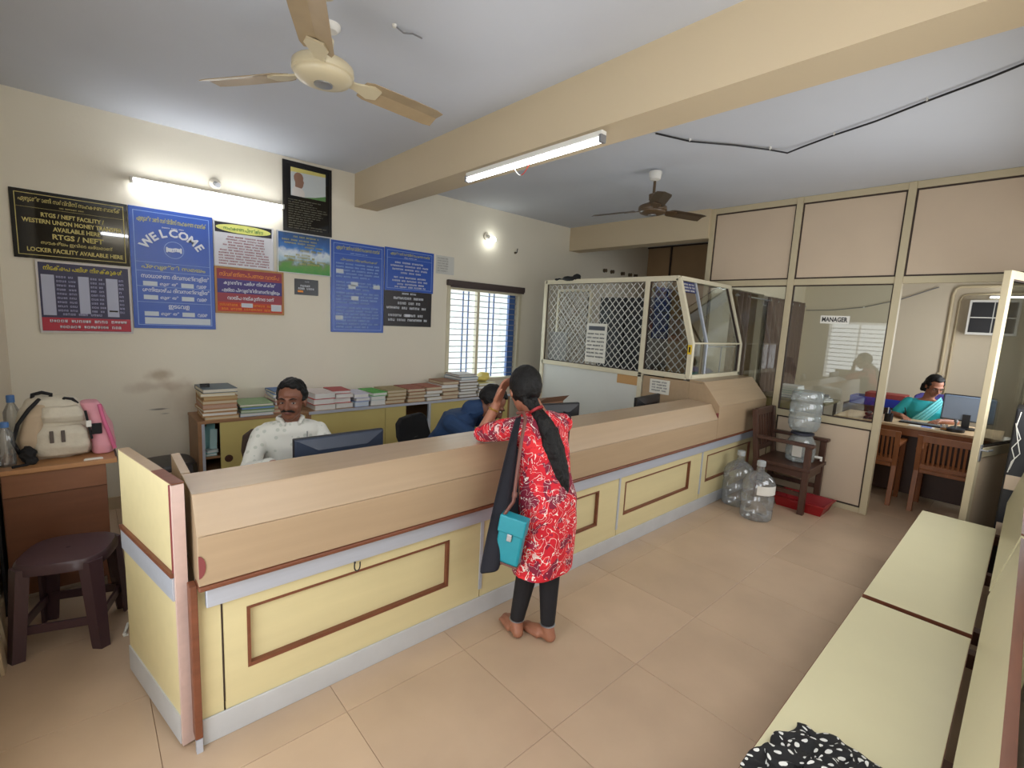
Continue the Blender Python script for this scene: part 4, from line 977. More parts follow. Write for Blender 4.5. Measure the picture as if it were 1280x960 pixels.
# ---------------------------------------------------------------- plastic stools
M_STOOL = mat('stool_plastic', (72, 52, 58), .28, var=.06, vscale=8)
def make_stool(name, label, loc, rz, m):
    t = thing(name, label, 'stool', loc, rz, 'plastic stools')
    def sq(h, z, n=28, e=3.2): return [Vector((h * math.copysign(abs(math.cos(2 * PI * i / n)) ** (2 / e), math.cos(2 * PI * i / n)), h * math.copysign(abs(math.sin(2 * PI * i / n)) ** (2 / e), math.sin(2 * PI * i / n)), z)) for i in range(n)]
    MB().loft([sq(.158, .395), sq(.172, .40), sq(.172, .432), sq(.162, .446), sq(.10, .45), sq(.012, .4495)]).build('seat', m, t, smooth=True, world=False)
    MB().lathe([(.009, .4502), (.006, .4506)], (0, 0, 0), 12).build('drain_hole', M_BLACK, t, world=False)
    for sx in (-1, 1):
        for sy in (-1, 1):
            mb = MB(); b = Vector((sx, sy, 0)).normalized(); a = Vector((-b.y, b.x, 0)); sec = []
            for z, r_, w0, w1 in ((.43, .192, .050, .014), (.25, .207, .044, .014), (.02, .226, .036, .014), (0, .228, .034, .014)):
                c = b * r_ + Vector((0, 0, z)); sec.append([c - a * w0 - b * .026, c - a * w0 * .55 + b * w1, c + a * w0 * .55 + b * w1, c + a * w0 - b * .026, c + a * (w0 - .012) - b * .026, c - b * (-.0), c - a * (w0 - .012) - b * .026])
            mb.loft(sec); mb.build('leg', m, t, smooth=False, world=False)
    mb = MB()
    for sx, sy, dx, dy in ((1, 0, 0, 1), (-1, 0, 0, 1), (0, 1, 1, 0), (0, -1, 1, 0)):
        c = Vector((sx * .146, sy * .146, .135)); d = Vector((dx * .13, dy * .13, 0)); mb.beam(c - d, c + d, .012, .04)
    mb.build('stretcher', m, t, world=False)
    return t
make_stool('plastic_stool', 'dark maroon plastic stool in front of the wooden desk', (-.095, 3.0, 0), math.radians(-18), M_STOOL)
make_stool('plastic_stool', 'black plastic stool beside the low cabinet at back wall', (.44, 4.33, 0), .1, mat('stool_black', (40, 36, 38), .35))

# ---------------------------------------------------------------- wooden desk with bags at left wall
M_DESK = mat('desk_teak', (138, 92, 64), .45, var=.1, vscale=6, vstretch=(.5, .5, 4)); M_DESKT = mat('desk_top_teak', (184, 134, 88), .4, var=.08, vscale=6)
t = thing('wooden_desk', 'small brown wooden desk against left wall carrying the bags', 'desk', (-.12, 3.6, 0))
TZ = .765
MB().box(-.345, .118, 3.36, 3.86, TZ - .025, TZ).build('desk_top', M_DESKT, t, bev=.003)
MB().box(.112, .121, 3.40, 3.86, TZ - .026, TZ + .001).build('top_edge', M_GASKET, t)
MB().box(-.33, .068, 3.375, 3.395, .62, TZ - .025).build('apron', M_DESK, t); MB().box(-.33, .068, 3.385, 3.405, .08, .615).build('front_panel', mat('desk_teak_dark', (120, 76, 52), .45, var=.12, vscale=6, vstretch=(.5, .5, 4)), t)
MB().box(-.335, -.31, 3.40, 3.85, 0, TZ - .025).build('side_panel', M_DESK, t); MB().box(.045, .07, 3.405, 3.85, 0, TZ - .025).build('side_panel', M_DESK, t)
MB().box(-.356, -.346, 3.36, 3.50, 0, .80).build('edge_trim', M_BLACK, t)

M_CANVAS = mat('backpack_canvas', (206, 198, 180), .85, var=.06, vscale=12, bump=.3, bscale=60); M_CANVAS2 = mat('backpack_beige', (186, 166, 140), .85, var=.06, vscale=12)
t = thing('backpack', 'off-white canvas backpack with black straps on wooden desk', 'backpack', (-.12, 3.58, TZ))
mb = MB(); rings = []
def sup(c, a, b, z, n=28, e=3.0): return [Vector((c[0] + a * math.copysign(abs(math.cos(2 * PI * i / n)) ** (2 / e), math.cos(2 * PI * i / n)), c[1] + b * math.copysign(abs(math.sin(2 * PI * i / n)) ** (2 / e), math.sin(2 * PI * i / n)), z)) for i in range(n)]
for z, a, b, ox in ((0, .13, .085, 0), (.02, .15, .10, 0), (.10, .158, .105, 0), (.20, .15, .10, -.004), (.27, .13, .085, -.008), (.315, .10, .06, -.012), (.335, .05, .03, -.015)): rings.append(sup((-.125 + ox, 3.60), a, b, TZ + .001 + z))
mb.loft(rings); remeshed('body', mb, M_CANVAS, t, .008, 2, noise_amp=.008, noise_scale=18)
mb = MB(); mb.loft([sup((-.10, 3.50), .10, .03, TZ + .02), sup((-.10, 3.49), .112, .036, TZ + .07), sup((-.10, 3.495), .105, .034, TZ + .15), sup((-.10, 3.51), .08, .02, TZ + .185)]); remeshed('front_pocket', mb, M_CANVAS, t, .008, 2, noise_amp=.005, noise_scale=20)
mb = MB(); mb.loft([sup((-.09, 3.515), .085, .03, TZ + .20), sup((-.09, 3.50), .09, .035, TZ + .235), sup((-.10, 3.53), .075, .04, TZ + .285)]); remeshed('flap', mb, M_CANVAS, t, .008, 2, noise_amp=.004, noise_scale=20)
mb = MB(); mb.loft([sup((-.215, 3.53), .045, .05, TZ + .03), sup((-.225, 3.52), .045, .055, TZ + .12), sup((-.20, 3.53), .04, .05, TZ + .25), sup((-.17, 3.56), .03, .03, TZ + .30)]); remeshed('side_panel', mb, M_CANVAS2, t, .008, 2)
MB().tube([(-.262, 3.50, TZ + .04), (-.285, 3.47, TZ + .12), (-.262, 3.475, TZ + .21), (-.22, 3.50, TZ + .28), (-.18, 3.55, TZ + .325)], .009, 8).build('shoulder_strap', M_BLACKM, t, smooth=True)
MB().tube([(-.21, 3.59, TZ + .30), (-.205, 3.58, TZ + .348), (-.17, 3.57, TZ + .358), (-.135, 3.58, TZ + .345), (-.14, 3.59, TZ + .31)], .010, 8).build('carry_handle', M_BLACKM, t, smooth=True)
MB().tube([(-.10, 3.56, TZ + .30), (-.08, 3.55, TZ + .325), (-.05, 3.55, TZ + .318), (-.03, 3.56, TZ + .29)], .008, 8).build('strap_loop', M_BLACKM, t, smooth=True)
for x in (-.14, -.095): MB().box(x - .008, x + .008, 3.448, 3.456, TZ + .10, TZ + .165).build('strap_tab', mat('strap_grey', (90, 80, 74), .7), t, bev=.002)
mb = MB(); mb.sphere((-.235, 3.455, TZ + .05), (.032, .03, .045)); mb.sphere((-.225, 3.45, TZ + .02), (.03, .03, .02)); remeshed('strap_tangle', mb, M_BLACKM, t, .006, 1, noise_amp=.012, noise_scale=50)
MB().tube([(-.22, 3.45, TZ + .008), (-.24, 3.42, TZ + .006), (-.29, 3.40, TZ + .006)], .007, 6).build('strap_end', M_BLACKM, t, smooth=True)
M_PINK = mat('pink_fabric', (226, 160, 172), .8, var=.06, vscale=14); 
t = thing('pink_bag', 'pink school bag leaning against the off-white backpack', 'bag', (.06, 3.60, TZ))
mb = MB(); mb.loft([sup((.065, 3.60), .05, .11, TZ + .002), sup((.072, 3.60), .056, .12, TZ + .05), sup((.06, 3.60), .052, .115, TZ + .16), sup((.035, 3.61), .045, .10, TZ + .25), sup((.015, 3.62), .04, .08, TZ + .29)]); remeshed('body', mb, M_PINK, t, .007, 2, noise_amp=.006, noise_scale=16)
MB().tube([(.06, 3.485, TZ + .29), (.075, 3.475, TZ + .2), (.10, 3.475, TZ + .1), (.115, 3.48, TZ + .03)], .010, 8).build('strap', mat('pink_strap', (206, 104, 140), .8), t, smooth=True)
MB().box(.02, .065, 3.463, 3.478, TZ + .125, TZ + .185).build('buckle_patch', M_BLACKM, t, bev=.004); MB().tube([(.0, 3.475, TZ + .26), (.01, 3.468, TZ + .18), (.02, 3.47, TZ + .1)], .006, 6).build('side_strap', M_BLACKM, t, smooth=True)
MB().box(.0, .022, 3.46, 3.476, TZ + .17, TZ + .205).build('tag', M_WHITEP, t)
def bottle(label, x, y, z, h, r, cap):
    t = thing('water_bottle', label, 'bottle', (x, y, z), group='bottles on the wooden desk')
    MB().lathe([(r * .9, 0), (r, .008), (r, h * .3), (r * .94, h * .36), (r, h * .42), (r, h * .72), (r * .45, h * .86), (r * .42, h * .9)], (x, y, z), 18).build('bottle', M_PET, t, smooth=True)
    MB().lathe([(r * .5, h * .88), (r * .5, h * .99), (r * .44, h)], (x, y, z), 16).build('cap', cap, t, smooth=True)
CAPB = mat('blue_cap', (74, 118, 178), .4)
bottle('clear bottle with wide blue cap at front of the desk corner', -.31, 3.47, TZ, .23, .034, CAPB); bottle('taller clear blue-capped bottle behind the backpack', -.30, 3.72, TZ, .33, .034, CAPB)
t = thing('paper_slip', 'small white folded slip at the front edge of wooden desk', 'paper', (.02, 3.40, TZ)); MB().box(-.02, .06, 3.385, 3.41, TZ, TZ + .004).build('slip', M_PAPER, t); MB().box(-.015, .055, 3.388, 3.408, TZ + .004, TZ + .007).build('fold', M_PAPER, t)

# ---------------------------------------------------------------- benches along the front wall
def bench(label, x0, x1, loc_label):
    t = thing('waiting_bench', label, 'bench', ((x0 + x1) / 2, .2, 0), group='waiting benches')
    MB().box(x0, x1, .027, .405, .405, .43).build('seat', M_BENCH, t, bev=.002)
    MB().box(x0, x1, .405, .4065, .404, .4285).box(x0, x1, .0255, .027, .404, .4285).box(x0 - .0015, x0, .0255, .4065, .404, .4285).box(x1, x1 + .0015, .0255, .4065, .404, .4285).build('seat_edge', M_BROWN, t)
    for x in (x0 + .04, (x0 + x1) / 2 - .015, x1 - .07): MB().box(x, x + .03, .05, .385, 0, .404).build('leg_panel', M_DKBROWN, t)
    MB().box(x0 + .07, x1 - .07, .20, .22, .08, .40).build('apron', M_DKBROWN, t)
    poly = [(.004, .60), (-.016, .596), (-.074, .868), (-.054, .872)]
    MB().prism(poly, 'x', x0 + .1, x1 + .08).build('backrest', M_BENCH, t)
    MB().prism([(-.054, .872), (-.074, .868), (-.0755, .876), (-.0535, .880)], 'x', x0 + .1, x1 + .08).build('backrest_edge', M_BROWN, t)
    for x in (x0 + .10, (x0 + x1) / 2, x1 - .08): MB().prism([(-.018, .40), (-.05, .40), (-.105, .86), (-.078, .86), (-.022, .60)], 'x', x, x + .05).build('upright', M_BENCH, t)
    for x in (x0 + .10, (x0 + x1) / 2, x1 - .08): MB().box(x, x + .05, -.05, .049, .34, .40).build('bracket', M_DKBROWN, t)
    return t
bench('near cream waiting bench carrying the polka dot scarf', .95, 2.668, '')
bench('far cream waiting bench ending beside the open office door', 2.712, 4.436, '')

def polka():
    m = bpy.data.materials.new('polka_cloth'); m.use_nodes = True; nt = m.node_tree; b = nt.nodes['Principled BSDF']; b.inputs['Roughness'].default_value = .8
    geo = nt.nodes.new('ShaderNodeTexCoord'); vo = nt.nodes.new('ShaderNodeTexVoronoi'); vo.voronoi_dimensions = '2D'; vo.inputs['Scale'].default_value = 20; vo.inputs['Randomness'].default_value = .35
    nt.links.new(geo.outputs['UV'], vo.inputs['Vector'])
    lt = nt.nodes.new('ShaderNodeMath'); lt.operation = 'LESS_THAN'; lt.inputs[1].default_value = .21; nt.links.new(vo.outputs['Distance'], lt.inputs[0])
    mx = nt.nodes.new('ShaderNodeMix'); mx.data_type = 'RGBA'; mx.inputs['A'].default_value = srgb(22, 22, 24); mx.inputs['B'].default_value = srgb(226, 226, 222)
    nt.links.new(lt.outputs[0], mx.inputs['Factor']); nt.links.new(mx.outputs['Result'], b.inputs['Base Color']); return m
t = thing('polka_dot_scarf', 'black scarf with white polka dots crumpled on the near bench', 'scarf', (1.44, .26, .43))
N = 44; mb = MB(); uvs = []
for j in range(N):
    for i in range(N):
        u, v = i / (N - 1), j / (N - 1)
        p = Vector((u * 3.2, v * 3.2, 1.7)); e = min(u, 1 - u, v, 1 - v)
        x = 1.30 + .30 * u + .035 * noise.noise(p * 1.7) ; y_ = .14 + .235 * v + .03 * noise.noise(p * 1.7 + Vector((5, 2, 0))) - .10 * (u - .5)
        h = .012 + .03 * max(0, 1 - (abs(u - .5) * 1.9) ** 2) * max(0, 1 - (abs(v - .5) * 1.9) ** 2) + (.022 * noise.noise(p * 2.1) + .012 * noise.noise(p * 4.5)) * min(1, e * 6)
        mb.v.append((x, max(.05, min(.40, y_)), .432 + max(.003, h))); uvs.append((u * .62, v * .55))
for j in range(N - 1):
    for i in range(N - 1): mb.f.append((j * N + i, j * N + i + 1, (j + 1) * N + i + 1, (j + 1) * N + i))
o = mb.build('cloth', polka(), t, smooth=True, raw=True)
uvl = o.data.uv_layers.new(name='uv')
for lp in o.data.loops: uvl.data[lp.index].uv = uvs[lp.vertex_index]
sd = o.modifiers.new('solid', 'SOLIDIFY'); sd.thickness = .003; sd.offset = 1

t = thing('metal_hose', 'ribbed steel flexible hose lying behind the near bench back', 'hose', (1.3, -.1, .86))
prof = []
for k in range(60): prof.append((.0125 if k % 2 else .0095, k * .0085))
MB().lathe(prof, (1.02, -.082, .895), 14, (1, -.06, .0)).build('ribbed_hose', M_STEEL, t, smooth=False)
MB().lathe([(.015, -.06), (.018, -.055), (.018, -.01), (.0145, 0)], (1.02, -.082, .895), 14, (1, -.06, 0)).build('end_fitting', M_STEEL, t, smooth=True)

# dark rack with wires in the corner behind the door
t = thing('inverter_rack', 'black battery rack with white wires behind the open door', 'rack', (4.88, -.05, 0))
MB().box(4.66, 5.02, -.14, .045, 0, 1.22).build('casing', M_BLACK, t, bev=.01)
MB().box(4.655, 4.66, -.13, .035, .66, .76).build('beige_panel', M_PANEL, t, bev=.002); MB().box(4.655, 4.66, -.13, .035, .30, .42).build('beige_panel', M_PANEL, t, bev=.002)
MB().tube([(4.645, .02, 1.20), (4.64, .03, 1.10), (4.64, .0, 1.02), (4.64, .032, .95), (4.645, .01, .88), (4.645, .025, .80)], .003, 6).build('wire', M_WHITEP, t, smooth=True); MB().tube([(4.645, .035, 1.12), (4.638, .01, 1.0), (4.64, -.01, .92), (4.64, .02, .86), (4.645, .03, .78)], .003, 6).build('wire', M_WHITEP, t, smooth=True)

# ---------------------------------------------------------------- armchair with the water dispenser
M_CHAIR = mat('dark_teak_chair', (74, 46, 34), .42, var=.18, vscale=14, vstretch=(2, 2, .5))
t = thing('wooden_armchair', 'dark wooden armchair holding the water dispenser beside the counter', 'chair', (5.04, 1.47, 0))
ax0, ax1, ay0, ay1 = 4.80, 5.29, 1.24, 1.73
for x in (ax0, ax1 - .05):
    MB().box(x, x + .05, ay0, ay0 + .05, 0, .63).build('leg', M_CHAIR, t, bev=.004)
    MB().prism([(ay1 - .05, 0), (ay1, 0), (ay1 - .01, .42), (ay1 + .05, .90), (ay1 + .005, .90), (ay1 - .055, .42)], 'x', x, x + .05).build('leg', M_CHAIR, t, bev=.004)
    MB().box(x - .01, x + .06, ay0 - .02, ay1 - .02, .63, .66).build('arm', M_CHAIR, t, bev=.006)
    MB().box(x + .012, x + .038, ay0 + .05, ay1 - .05, .34, .40).build('side_rail', M_CHAIR, t)
MB().box(ax0 - .004, ax1 + .004, ay0 - .012, ay1 - .03, .40, .435).build('seat', M_CHAIR, t, bev=.006)
MB().box(ax0 + .05, ax1 - .05, ay0 + .01, ay0 + .035, .33, .40).build('front_rail', M_CHAIR, t)
def bk(z): return ay1 - .035 + (z - .42) * .118
MB().beam((ax0 + .05, bk(.87) + .01, .87), (ax1 - .05, bk(.87) + .01, .87), .03, .07).build('top_rail', M_CHAIR, t, bev=.004)
MB().beam((ax0 + .05, bk(.52) + .01, .52), (ax1 - .05, bk(.52) + .01, .52), .025, .05).build('lower_rail', M_CHAIR, t, bev=.004)
for k in range(6):
    x = ax0 + .085 + k * .064; MB().beam((x, bk(.54) + .01, .545), (x, bk(.84) + .01, .835), .038, .014, (0, 1, 0)).build('slat', M_CHAIR, t)
MB().box(ax0 + .02, ax0 + .04, ay0 + .05, ay1 - .05, .16, .20).build('stretcher', M_CHAIR, t); MB().box(ax1 - .04, ax1 - .02, ay0 + .05, ay1 - .05, .16, .20).build('stretcher', M_CHAIR, t)
dx_, dy_ = 5.07, 1.40
t = thing('water_dispenser', 'clear water dispenser pot with white tap on the armchair', 'dispenser', (dx_, dy_, .436))
MB().lathe([(.095, .436), (.118, .45), (.125, .53), (.12, .62), (.09, .675), (.075, .69), (.075, .70)], (dx_, dy_, 0), 28).build('pot', M_WATER, t, smooth=True)
MB().lathe([(.08, .692), (.098, .70), (.098, .716), (.08, .722)], (dx_, dy_, 0), 28).build('collar', mat('collar_dark', (44, 46, 60), .5), t, smooth=True)
MB().cyl((dx_ + .02, dy_ - .12, .50), (dx_ + .03, dy_ - .18, .50), .012, n=10).cyl((dx_ + .03, dy_ - .172, .51), (dx_ + .03, dy_ - .172, .47), .010, n=10).build('tap', M_WHITEP, t, smooth=True)
MB().box(dx_ - .135, dx_ - .128, dy_ - .05, dy_ + .03, .50, .62).build('label_plate', M_WHITEP, t)
def jug_profile(z0): return [(.118, z0), (.13, z0 + .012), (.133, z0 + .09), (.126, z0 + .10), (.126, z0 + .11), (.134, z0 + .12), (.134, z0 + .21), (.127, z0 + .22), (.127, z0 + .23), (.134, z0 + .24), (.132, z0 + .32), (.11, z0 + .37), (.06, z0 + .41), (.032, z0 + .425), (.030, z0 + .485)]
t = thing('water_jug', 'large full water jug upturned on the dispenser', 'jug', (dx_, dy_, .722), group='water jugs')
pr = jug_profile(0); top = 1.112
MB().lathe([(r_, top - h) for r_, h in pr if h < .40], (dx_, dy_, 0), 32).build('body', M_WATER, t, smooth=True)
MB().lathe([(.05, top - .38), (.034, top - .40)], (dx_, dy_, 0), 20).build('neck', M_WATER, t, smooth=True)
def jug(label, x, y, lab):
    t = thing('water_jug', label, 'jug', (x, y, 0), group='water jugs')
    MB().lathe(jug_profile(.001), (x, y, 0), 32).build('body', M_PET, t, smooth=True)
    MB().lathe([(.036, .475), (.036, .515), (.03, .52)], (x, y, 0), 18).build('cap', glass_mat('cap_clear', (.9, .93, .95), .1, .1, haze=(.5, (214, 220, 222))), t, smooth=True)
    if lab:
        mb = MB(); n = 10
        a0, a1 = math.radians(195), math.radians(275)
        for k in range(n):
            p, q = a0 + (a1 - a0) * k / n, a0 + (a1 - a0) * (k + 1) / n
            mb.quad((x + .1355 * math.cos(p), y + .1355 * math.sin(p), .245), (x + .1355 * math.cos(q), y + .1355 * math.sin(q), .245), (x + .1355 * math.cos(q), y + .1355 * math.sin(q), .325), (x + .1355 * math.cos(p), y + .1355 * math.sin(p), .325))
        mb.build('label', M_WHITEP, t)
jug('empty clear water jug with white label on the floor', 4.40, 1.50, True); jug('empty clear water jug half hidden beside the counter base', 4.60, 1.755, False)
t = thing('red_tub', 'shallow red plastic tub on the floor under the armchair', 'tub', (5.1, 1.28, 0))
M_REDP = mat('red_plastic', (150, 22, 28), .4); mb = MB()
o_ = lambda e, z: [(4.885 - e, 1.10 - e, z), (5.22 + e, 1.10 - e, z), (5.22 + e, 1.53 + e, z), (4.885 - e, 1.53 + e, z)]
mb.loft([o_(-.03, .004), o_(-.03, .0), o_(.0, .095), o_(.012, .095), o_(.012, .102), o_(-.006, .102), o_(-.036, .012)], caps=False)
mb.f.append((0, 1, 2, 3)); k = len(mb.v); mb.f.append((k - 4, k - 3, k - 2, k - 1)); mb.build('basin', M_REDP, t)
MB().box(4.865, 4.872, 1.25, 1.38, .082, .094).build('grip', M_REDP, t)

# ---------------------------------------------------------------- monitors on the staff desk
def monitor(label, x0, x1, y, z0, z1, base_z, rz=0.0, m=M_NAVYP):
    cx_ = (x0 + x1) / 2; t = thing('computer_monitor', label, 'monitor', (cx_, y, base_z), rz, 'computer monitors')
    a, b = x0 - cx_, x1 - cx_; c, d = z0 - base_z, z1 - base_z
    MB().box(a, b, -.012, .012, c, d).build('bezel', M_BLACK, t, world=False, bev=.003)
    n = 12; mb = MB()
    mb.loft([[(a, -.012, c), (b, -.012, c), (b, -.012, d), (a, -.012, d)], [(a + .004, -.022, c + .006), (b - .004, -.022, c + .006), (b - .004, -.022, d - .004), (a + .004, -.022, d - .004)], [(a * .55, -.045, c + .05), (b * .55, -.045, c + .05), (b * .55, -.045, d - .06), (a * .55, -.045, d - .06)]])
    mb.build('rear_shell', m, t, world=False, bev=.006)
    MB().box(a + .012, b - .012, .012, .0135, c + .014, d - .012).build('screen', mat('screen_glow', (60, 78, 110), .2, emit=.35), t, world=False)
    MB().box(-.03, .03, -.055, -.035, .012, (c + d) / 2).build('stand', M_BLACK, t, world=False); MB().lathe([(.11, 0), (.11, .008), (.05, .014)], (0, -.04, 0), 24).build('base', M_BLACK, t, world=False, smooth=True)
    return t
monitor('dark monitor seen from behind before the man in white', .735, 1.20, 2.345, .765, 1.018, .721)
monitor('black monitor showing beside the woman\'s right shoulder', 2.36, 2.815, 2.36, .775, 1.04, .721, -.25, M_BLACK)
monitor('small black monitor below the cash cabin notice', 3.62, 4.10, 2.36, .765, 1.01, .721, .12, M_BLACK)
t = thing('brown_carton', 'brown cardboard flap standing behind the black monitor', 'carton', (2.72, 2.6, .721)); MB().box(2.62, 2.92, 2.56, 2.74, .721, 1.0).build('box', mat('carton', (132, 96, 70), .8), t); MB().quad((2.62, 2.56, 1.0), (2.92, 2.56, 1.0), (2.90, 2.48, 1.06), (2.64, 2.48, 1.06)).build('flap', MATS['carton'], t)

def office_chair(label, x, y, rz, m, zt=.86, zs=.44):
    t = thing('office_chair', label, 'chair', (x, y, 0), rz, 'office chairs')
    MB().box(-.23, .23, -.23, .22, zs - .06, zs).build('seat', m, t, world=False, bev=.02)
    mb = MB(); rr = []
    for z, w_, yy in ((zs + .10, .17, .20), (zs + .16, .21, .21), (zt - .14, .215, .245), (zt - .04, .20, .265), (zt, .14, .27)): rr.append([Vector((-w_, yy - .025, z)), Vector((0, yy - .01, z)), Vector((w_, yy - .025, z)), Vector((w_, yy + .02, z)), Vector((0, yy + .035, z)), Vector((-w_, yy + .02, z))])
    mb.loft(rr); mb.build('backrest', m, t, world=False, bev=.012)
    MB().box(-.03, .03, .10, .235, zs - .09, zs - .06).box(-.03, .03, .215, .24, zs - .06, zs + .2).build('back_bracket', M_BLACK, t, world=False)
    MB().cyl((0, 0, .08), (0, 0, zs - .06), .025, n=12).build('column', M_BLACK, t, world=False)
    for k in range(5):
        a = 2 * PI * k / 5 + .3; l = MB().beam((0, 0, .085), (.26 * math.cos(a), .26 * math.sin(a), .055), .04, .025).build('leg', M_BLACK, t, world=False); MB().cyl((.26 * math.cos(a) - .012, .26 * math.sin(a), .026), (.26 * math.cos(a) + .012, .26 * math.sin(a), .026), .026, n=12).build('castor', M_BLACK, l, world=False)
    return t
office_chair('dark office chair the man in white sits on', .99, 3.30, 0.0, mat('chair_fabric_brown', (70, 56, 48), .9), .80)
office_chair('black office chair behind the man in navy', 2.12, 3.17, .45, mat('chair_fabric_black', (22, 22, 25), .9), .815)

# ---------------------------------------------------------------- manager's room
M_TEAK = mat('visitor_teak', (140, 84, 44), .42, var=.15, vscale=12, vstretch=(2, 2, .5)); M_TEAKD = mat('desk_dark_teak', (70, 48, 38), .5, var=.1, vscale=8)
t = thing('manager_desk', 'manager\'s wooden desk with dark front panel in the office', 'desk', (6.62, .85, 0))
MB().box(6.28, 6.98, .12, 1.45, .735, .76).build('desk_top', mat('desk_oak_top', (206, 178, 140), .35, var=.05, vscale=6), t, bev=.003)
MB().box(6.40, 6.42, .16, 1.42, .03, .735).build('front_panel', M_TEAKD, t); MB().box(6.34, 6.94, .14, .165, 0, .735).build('side_panel', M_TEAKD, t); MB().box(6.34, 6.94, 1.41, 1.435, 0, .735).build('side_panel', M_TEAKD, t)
MB().box(6.275, 6.30, .13, 1.44, .66, .734).build('apron', M_TEAK, t)
def visitor_chair(label, y0, y1, xb):
    t = thing('visitor_chair', label, 'chair', (xb, (y0 + y1) / 2, 0), group='visitor chairs')
    for y in (y0, y1 - .04):
        MB().prism([(xb - .04, 0), (xb, 0), (xb + .04, .40), (xb - .01, .75), (xb - .045, .75), (xb + .005, .40)], 'y', y, y + .04).build('leg', M_TEAK, t, bev=.003); MB().box(xb + .36, xb + .40, y, y + .04, 0, .60).build('leg', M_TEAK, t, bev=.003)
        MB().box(xb - .01, xb + .42, y - .005, y + .045, .60, .625).build('arm', M_TEAK, t, bev=.004)
    MB().box(xb, xb + .42, y0 + .042, y1 - .042, .385, .42).build('seat', M_TEAK, t, bev=.004)
    MB().beam((xb - .026, y0 + .04, .72), (xb - .026, y1 - .04, .72), .022, .06).build('top_rail', M_TEAK, t); MB().beam((xb + .015, y0 + .04, .45), (xb + .015, y1 - .04, .45), .022, .035).build('lower_rail', M_TEAK, t)
    n = 10
    for k in range(n):
        y = y0 + .06 + (y1 - y0 - .12) * k / (n - 1); MB().beam((xb + .012, y, .465), (xb - .022, y, .695), .014, .018, (0, 1, 0)).build('slat', M_TEAK, t)
    return t
visitor_chair('slatted wooden visitor chair right before the manager\'s desk', .215, .655, 5.90); visitor_chair('slatted wooden visitor chair left, partly behind the door post', .785, 1.225, 5.90)
t = thing('computer_monitor', 'wide grey monitor back on the manager\'s desk', 'monitor', (6.72, .40, .76), PI / 2, 'computer monitors')
MB().box(-.20, .20, -.012, .012, .075, .345).build('bezel', M_BLACK, t, world=False, bev=.003); MB().box(-.195, .195, .012, .035, .085, .335).build('rear_shell', mat('monitor_grey', (128, 146, 170), .25), t, world=False, bev=.01)
MB().box(-.03, .03, .02, .04, .0, .15).build('stand', M_BLACK, t, world=False); MB().lathe([(.11, 0), (.11, .01), (.05, .016)], (0, .02, 0), 24).build('base', M_BLACK, t, world=False, smooth=True); MB().box(-.188, .188, -.0135, -.012, .09, .335).build('screen', MATS['screen_glow'], t, world=False)
t = thing('keyboard', 'black keyboard on the manager\'s desk', 'keyboard', (6.55, .72, .76)); MB().box(6.47, 6.60, .56, .90, .761, .775).build('body', M_BLACK, t, bev=.003)
mb = MB()
for i in range(4):
    for j in range(12): mb.box(6.477 + i * .03, 6.50 + i * .03, .568 + j * .0275, .59 + j * .0275, .775, .779)
o = mb.build('keys', M_GREYP, t); o['kind'] = 'stuff'
t = thing('pen_holder', 'black pen holder near the left of the manager\'s desk', 'pen holder', (6.40, .98, .76)); MB().lathe([(.035, .76), (.037, .765), (.037, .85), (.032, .85), (.03, .77)], (6.40, .98, 0), 18).build('cup', M_BLACK, t, smooth=True)
for k in range(3): MB().cyl((6.40, .98 + .006 * k, .775), (6.39 + .015 * k, .965 + .015 * k, .89 + .01 * k), .004, n=6).build('pen', (M_STEEL, M_BLUE, M_WHITEP)[k], t)
t = thing('desk_phone', 'black desk telephone beside the pen holder', 'telephone', (6.42, 1.12, .76)); MB().prism([(6.33, .761), (6.53, .761), (6.53, .80), (6.36, .785)], 'y', 1.05, 1.19).build('body', M_BLACK, t, bev=.004); MB().box(6.36, 6.54, 1.15, 1.185, .802, .83).build('handset', M_BLACK, t, bev=.008)
t = thing('ink_pad', 'round black stamp stand on the manager\'s desk front', 'stamp stand', (6.40, .45, .76)); MB().lathe([(.07, .761), (.075, .765), (.075, .79), (.06, .795)], (6.40, .45, 0), 20).build('dish', M_BLACK, t, smooth=True); MB().lathe([(.01, .795), (.01, .85), (.018, .86), (.012, .88)], (6.40, .45, 0), 12).build('knob', M_STEEL, t, smooth=True)
t = thing('blue_papers', 'white and blue papers lying on the manager\'s desk', 'papers', (6.40, .72, .76)); MB().box(6.31, 6.42, .60, .80, .761, .766).build('sheet', M_PAPER, t); MB().box(6.32, 6.40, .62, .70, .766, .770).build('blue_sheet', mat('paper_blue', (120, 140, 206), .7), t)
t = thing('glass_cup', 'small clear glass standing on the manager\'s desk', 'glass', (6.36, .53, .76)); MB().lathe([(.022, .761), (.03, .82), (.028, .82), (.02, .768)], (6.36, .53, 0), 16).build('cup', M_PET, t, smooth=True); MB().lathe([(.026, .768), (.026, .79)], (6.36, .53, 0), 14).build('tea', mat('tea', (150, 110, 70), .3), t)
t = thing('file_tray', 'bright blue file tray with a red folder behind the manager', 'tray', (7.55, 1.05, 0)); 
MB().box(7.30, 7.72, .95, 1.60, .60, .80).build('pedestal', M_TEAKD, t); MB().box(7.34, 7.68, .98, 1.55, .80, .90).build('tray', mat('tray_blue', (38, 56, 170), .5), t, bev=.004); MB().box(7.36, 7.64, 1.0, 1.4, .90, .96).build('folder', mat('tray_red', (150, 60, 54), .6), t, bev=.003)
MB().box(7.32, 7.70, .97, 1.58, 0, .60).build('lower_pedestal', M_TEAKD, t)
t = thing('side_table', 'olive topped side table below the office window pane', 'table', (7.2, 2.0, 0))
MB().box(6.60, 7.25, 1.62, 2.45, .80, .825).build('table_top', mat('olive_top', (120, 110, 78), .4), t, bev=.003); 
